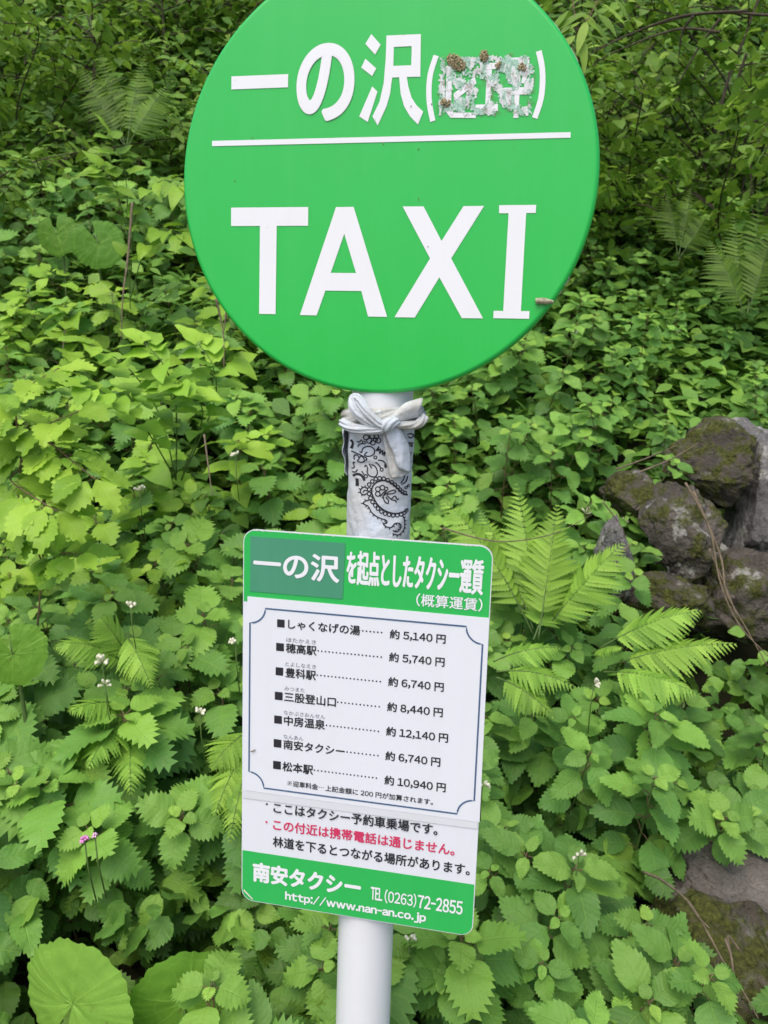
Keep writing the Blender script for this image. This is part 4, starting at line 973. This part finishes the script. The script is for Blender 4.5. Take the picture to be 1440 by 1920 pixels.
shrub('compound_leaf_plant', 'pale tipped cut leaved plant at the far left above the round leaf', 'plant',
      [[(70, 1180, 1.9), (80, 1060, 1.85), (85, 1000, 1.8), (130, 960, 1.75)], [(80, 1060, 1.85), (60, 1010, 1.8), (20, 990, 1.75)], [(80, 1070, 1.85), (110, 1040, 1.8), (150, 1040, 1.72)]], .070, .58, 'cut', 'shrub', .55, 8, n=6)
# drooping compound leaves at the top edge by the disc
shrub('hanging_branch', 'dark branch of long narrow leaves hanging beside the upper right rim of the disc', 'branch',
      [[(1120, -150, 2.6), (1080, -60, 2.5), (1075, 10, 2.45), (1090, 70, 2.4)], [(1120, -150, 2.6), (1130, -60, 2.5), (1120, 0, 2.45), (1100, 40, 2.4)]], .10, .26, 'smooth', 'thicket', .5, 9, n=6)

# ------------------------------------------------------------------ thicket shrubs and saplings behind
def thicket_variant(i, n=420):
    rnd = random.Random(300 + i); st, fo = MB(), MB(); nb = 9
    for b in range(nb):
        a = rnd.uniform(0, 2 * PI); el = rnd.uniform(.5, 1.35); Lb = rnd.uniform(.7, 1.15)
        p1 = sph(a, el) * Lb * .5; p2 = sph(a + rnd.uniform(-.5, .5), el * .72) * Lb; p3 = p2 + sph(a + rnd.uniform(-.6, .6), rnd.uniform(-.5, .3)) * .25
        P = spline([np.zeros(3), p1, p2, p3], 16); tube(st, P, np.linspace(.006, .002, 16), 5)
        for k in range(rnd.randint(9, 12)):
            q = P[rnd.randint(4, 15)]; d = sph(rnd.uniform(0, 2 * PI), rnd.uniform(-.5, .7)) * rnd.uniform(.12, .30)
            Q = spline([q, q + d * .5 + np.array([0, 0, .02]), q + d + np.array([0, 0, -.03])], 8); tube(st, Q, np.linspace(.0025, .001, 8), 4)
            L = rnd.uniform(.06, .10)
            for j in range(7):
                c = Q[min(7, 1 + j)]; dd = sph(rnd.uniform(0, 2 * PI), rnd.uniform(-.7, .25))
                leaf(fo, L * rnd.uniform(.7, 1.2), L * rnd.uniform(.40, .6), c, dd, np.array([rnd.uniform(-.4, .4), -.5 + rnd.uniform(-.4, .4), 1]), 'smooth', rnd.uniform(.25, .75), bend=rnd.uniform(.1, .8), fold=.15, rnd=rnd, rows=5)
    root = link('thicket_shrub', None); st.obj('branch', M['bark'], root); fo.obj('foliage', M['thicket'], root); return root
TV = [thicket_variant(i) for i in range(6)]
spots = [(-60, 330, 4.6, 1.0), (40, 300, 5.0, 1.0), (40, 120, 5.6, 1.1), (130, 40, 6.5, 1.3), (100, 380, 4.4, .7), (250, 60, 7.0, 1.3), (330, 180, 6.2, 1.1), (380, 60, 7.6, 1.2), (330, 330, 5.0, .8), (470, 0, 8.2, 1.3), (-30, 0, 5.4, 1.2), (90, -90, 7.5, 1.4), (400, 280, 5.2, .8),
         (620, 200, 6.5, 1.4), (800, 250, 6.0, 1.3), (950, 200, 5.6, 1.2), (700, 450, 4.8, 1.0), (900, 480, 4.6, 1.0),
         (1130, 60, 5.0, 1.1), (1160, 230, 4.6, 1.0), (1180, 380, 4.4, .9), (1260, 120, 5.2, 1.1), (1280, 280, 4.8, .9), (1370, 60, 4.8, 1.1), (1400, 220, 4.5, 1.0), (1450, 120, 4.2, 1.1), (1460, 330, 4.0, .9), (1240, 10, 6.2, 1.4), (1380, -80, 6.5, 1.4), (1120, 480, 4.2, .7), (1220, 480, 4.3, .7), (1340, 420, 4.9, .9)]
rnd = random.Random(77); tsn = 0
def place_desc(px, py):
    if 420 < px < 1060: return 'hidden behind the disc'
    v = 'along the top edge' if py < 70 else 'below the top edge' if py < 200 else 'in the upper third'
    hz = ('at the far left' if px < 60 else 'left of the shaded fern' if px < 180 else 'between the shaded fern and the disc') if px < 700 else ('just right of the disc' if px < 1200 else 'midway to the right edge' if px < 1330 else 'at the far right')
    return f'{v} {hz}'
for k, (px, py, Y, s) in enumerate(spots):
    i = k % 6; o = TV[i] if k < 6 else copy_tree(TV[i]); c = at(px, py, Y)
    o.location = (c.x, c.y, max(ground_z(c.x, c.y) - .05, c.z - .75 * s)); o.scale = (s, s, s); o.rotation_euler = (R(rnd.uniform(5, 18)), R(rnd.uniform(-8, 8)), rnd.uniform(0, 2 * PI))
    d = place_desc(px, py); tag(o, 'leafy thicket shrub ' + d, 'shrub', 'thicket shrubs ' + d)
def sapling(label, pts, r0, limbs, seed):
    rnd = random.Random(seed); a0 = np.array(at(*pts[0])); P = spline([np.array(at(*q)) - a0 for q in pts], 24)
    root = empty('sapling', tuple(a0), label, 'sapling', 'thin saplings in the thicket'); tr, cr = MB(), MB(); tube(tr, P, np.linspace(r0, r0 * .35, 24), 7)
    for k in range(limbs):
        q = P[rnd.randint(9, 23)]; d = sph(rnd.uniform(0, 2 * PI), rnd.uniform(-.1, .9)) * rnd.uniform(.35, .8); Q = spline([q, q + d * .5 + np.array([0, 0, .05]), q + d], 10); tube(tr, Q, np.linspace(r0 * .4, .002, 10), 5)
        for j in range(22):
            c = Q[rnd.randint(3, 9)] + np.array([rnd.gauss(0, .05), rnd.gauss(0, .05), rnd.gauss(0, .04)])
            leaf(cr, rnd.uniform(.06, .10), rnd.uniform(.03, .045), c, sph(rnd.uniform(0, 2 * PI), rnd.uniform(-.8, .2)), (rnd.uniform(-.5, .5), -.5, 1), 'smooth', rnd.uniform(.3, .8), bend=.5, rnd=rnd, rows=6)
    tr.obj('trunk', M['bark'], root); cr.obj('crown', M['thicket'], root)
sapling('thin forked sapling standing before the shaded fern on the left', [(172, 300, 5.0), (170, 200, 5.0), (178, 100, 5.0), (160, -60, 5.1)], .014, 12, 1)
sapling('thin leaning sapling between the shaded fern and the disc', [(330, 280, 5.6), (325, 200, 5.6), (312, 120, 5.7), (300, -50, 5.8)], .012, 12, 2)
sapling('dark slanting sapling at the upper right corner', [(1340, 250, 4.4), (1365, 150, 4.4), (1400, 60, 4.4), (1440, -60, 4.5)], .010, 9, 3)
def twigs(name, label, cat, lines, r, mt, group=None):
    a0 = np.array(at(*lines[0][0])); mb = MB()
    for L in lines: 
        P = spline([np.array(at(*q)) - a0 for q in L], 26); tube(mb, P, np.linspace(r, r * .35, 26), 6)
    o = mb.obj(name, M[mt]); o.location = a0; return tag(o, label, cat, group)
twigs('bare_branch', 'bundle of dark bare twigs arching over the upper right of the disc', 'branch', [[(1470, 30, 3.7), (1330, 25, 3.8), (1220, 50, 3.9), (1110, 95, 4.0)], [(1400, 20, 3.7), (1280, 30, 3.8), (1180, 65, 3.9), (1090, 110, 4)], [(1350, 60, 3.7), (1270, 55, 3.8), (1170, 90, 3.9), (1110, 120, 4)], [(1350, 35, 3.7), (1310, 90, 3.75), (1270, 160, 3.8)], [(1300, 30, 3.7), (1280, 60, 3.75), (1272, 110, 3.8)], [(1400, 100, 3.7), (1375, 170, 3.75), (1345, 235, 3.8)]], .006, 'bark')
twigs('dry_vine', 'pair of dry brown vines trailing down over the right hand boulders', 'vine', [[(1285, 905, 2.25), (1330, 990, 2.2), (1350, 1090, 2.15), (1385, 1170, 2.1), (1445, 1235, 2.05)], [(1300, 920, 2.24), (1350, 1040, 2.18), (1362, 1110, 2.13), (1400, 1180, 2.1), (1440, 1250, 2.05)], [(1330, 1030, 2.2), (1360, 1100, 2.15), (1380, 1150, 2.1)]], .0035, 'drytwig')
twigs('dry_stalk', 'long pale dry stalk bent across the mossy corner boulder', 'dry stalk', [[(1205, 1635, 1.45), (1240, 1650, 1.40), (1290, 1690, 1.32), (1325, 1745, 1.25), (1355, 1800, 1.22), (1400, 1870, 1.18), (1422, 1910, 1.15)], [(1290, 1690, 1.32), (1310, 1720, 1.27), (1330, 1740, 1.24)], [(1360, 1760, 1.25), (1372, 1800, 1.22), (1378, 1870, 1.2)], [(1385, 1780, 1.25), (1365, 1755, 1.25), (1372, 1790, 1.24)]], .0028, 'drytwig')
twigs('bare_branch', 'thin dark bramble stem crossing the ferns right of the fare board', 'branch', [[(830, 990, 1.95), (900, 1010, 1.92), (960, 1015, 1.92), (1040, 1000, 2.0), (1110, 965, 2.1)], [(1130, 940, 2.2), (1160, 980, 2.2), (1175, 1010, 2.2)]], .0022, 'drytwig')
twigs('dry_stalk', 'straight dry stalk standing left of the disc among the bright leaves', 'dry stalk', [[(248, 380, 3.0), (240, 480, 2.95), (230, 560, 2.9), (228, 640, 2.9)]], .0045, 'drytwig')
twigs('dry_stalk', 'dry stalk at the lower left rim of the disc', 'dry stalk', [[(405, 560, 2.5), (418, 620, 2.5), (420, 690, 2.45)], [(424, 585, 2.5), (420, 620, 2.5)]], .0035, 'drytwig')
twigs('dry_stalk', 'leaning dry stalk left of the bandana', 'dry stalk', [[(383, 815, 2.1), (390, 870, 2.05), (398, 930, 2.0)]], .0028, 'drytwig')
twigs('dry_twig', 'short pale twigs lying on the stones above the dark hollow', 'dry twig', [[(1155, 880, 2.45), (1210, 860, 2.5), (1270, 835, 2.55)], [(1200, 885, 2.4), (1260, 860, 2.45), (1310, 830, 2.5)], [(1165, 1035, 2.2), (1185, 1020, 2.2)]], .003, 'drytwig')

# small flowers
def blossom(px, py, Y, label, mt, r, n=7, group=None):
    rnd = random.Random(int(px)); mb = MB(); c = np.array(at(px, py, Y))
    for k in range(n):
        d = sph(rnd.uniform(0, 2 * PI), rnd.uniform(-.2, 1.2)); o = d * r * .35
        tube(mb, [o, o + d * r * .5, o + d * r * .9 + np.array([0, -r * .2, r * .1]), o + d * r * 1.05 + np.array([0, -r * .5, -r * .1])], [r * .12, r * .28, r * .34, r * .08], 6)
    st = MB(); tube(st, [(0, 0, 0), (0, .01, -.05), (.004, .03, -.12)], .0012, 5)
    root = empty('flower', tuple(c), label, 'flower', group); mb.obj('petal_cluster', M[mt], root); st.obj('stalk', M['stem'], root)
blossom(192, 1243, 1.58, 'cream flower cluster on the nettle over the left ferns', 'petal', .013, 9, 'small flowers')
blossom(197, 1285, 1.56, 'wilted cream flower just below the cluster over the left ferns', 'petal', .009, 5, 'small flowers')
blossom(245, 1140, 1.68, 'cream flower left of the fare board heading', 'petal', .011, 6, 'small flowers')
blossom(375, 1338, 1.5, 'cream flower just left of the fare sheet', 'petal', .010, 6, 'small flowers')
blossom(442, 1205, 1.55, 'cream flower against the left edge of the fare sheet', 'petal', .010, 5, 'small flowers')
blossom(1113, 1283, 1.62, 'white flower under the right hand fern fronds', 'petal', .010, 5, 'small flowers')
blossom(262, 920, 1.9, 'cream flower in the nettles at the height of the bandana', 'petal', .011, 6, 'small flowers')
blossom(442, 855, 2.1, 'cream flower below the lower left rim of the disc', 'petal', .010, 6, 'small flowers')
blossom(1085, 1605, 1.3, 'cream flower right of the foot of the fare board', 'petal', .009, 6, 'small flowers')
blossom(905, 1470, 1.42, 'cream flower touching the lower right edge of the fare board', 'petal', .010, 5, 'small flowers')
blossom(768, 1762, 1.15, 'cream flower right beside the pole under the fare board', 'petal', .008, 6, 'small flowers')
blossom(159, 1575, 1.12, 'larger round pink flower head at the lower left', 'pink', .0048, 22, 'small flowers')
blossom(178, 1567, 1.13, 'smaller pale pink flower head at the lower left', 'pale_pink', .0034, 14, 'small flowers')

# ------------------------------------------------------------------ low growth nobody could count
mb = MB(); rnd = random.Random(99); ct = 0
def quick_leaves(n):
    """ground layer: small folded leaves scattered over the bank"""
    rs = np.random.RandomState(4); out = 0
    for k in range(n):
        y = 1.0 + 9.5 * rs.rand() ** 1.25 if k % 5 < 3 else 2.4 + 4.2 * rs.rand(); x = rs.uniform(-.66, .66) * (y + .4) if k % 6 else rs.uniform(-1.5, 1.5) * (y + 1)
        if blocked(x, y) and rs.rand() < .93: continue
        g = ground_z(x, y); top = max(.12, canopy_z(x, y) - g - .06) if y < 8 else .6
        z = g + top * rs.rand() ** (.7 if y > 3.2 else .85) * (1.05 if y > 3 else .86)
        if y < 2.4 and z > g + .16:
            p = proj((x, y, z))
            if any(y < kY and ((p[0] - kx) / rx) ** 2 + ((p[1] - ky) / ry) ** 2 < 1.1 for kx, ky, rx, ry, kY in KEEP): continue
        L = (.045 + .045 * rs.rand()) * (1 + .07 * y); W = L * (.45 + .3 * rs.rand()); az = rs.uniform(0, 2 * PI)
        d = sph(az, rs.uniform(-.8, .2)); up = np.array([rs.uniform(-.6, .6), -.6 + rs.uniform(-.5, .5), 1.])
        
        if y < 2.7:
            leaf(mb, L * .88, W * 1.08, (x, y, z), d, up, ('nettle', 'pointed', 'pointed', 'nettle', 'cut')[k % 5], .15 + .55 * rs.rand(), bend=.2 + .7 * rs.rand(), fold=.12, rnd=rnd); continue
        B = basis(d, up); s = W / 2; tone = .15 + .65 * rs.rand()
        V = np.array([[0, 0, 0], [-s * .8, L * .25, .12 * s], [0, L * .3, -.05 * s], [s * .8, L * .25, .12 * s], [-s, L * .5, .1 * s], [0, L * .6, -.12 * s], [s, L * .5, .1 * s], [-s * .5, L * .8, -.1 * s], [s * .5, L * .8, -.1 * s], [0, L, -.35 * s]]) @ B.T + np.array([x, y, z])
        mb.add(V, [(0, 2, 1), (0, 3, 2), (1, 2, 5, 4), (2, 3, 6, 5), (4, 5, 7), (5, 6, 8), (7, 5, 9), (5, 8, 9)],
               [(0, 0, tone), (-1, .2, tone), (0, .3, tone), (1, .2, tone), (-1, .5, tone), (0, .6, tone), (1, .5, tone), (-.6, .8, tone), (.6, .8, tone), (0, 1, tone)])
quick_leaves(70000)
tag(mb.obj('undergrowth', M['carpet']), kind='stuff')
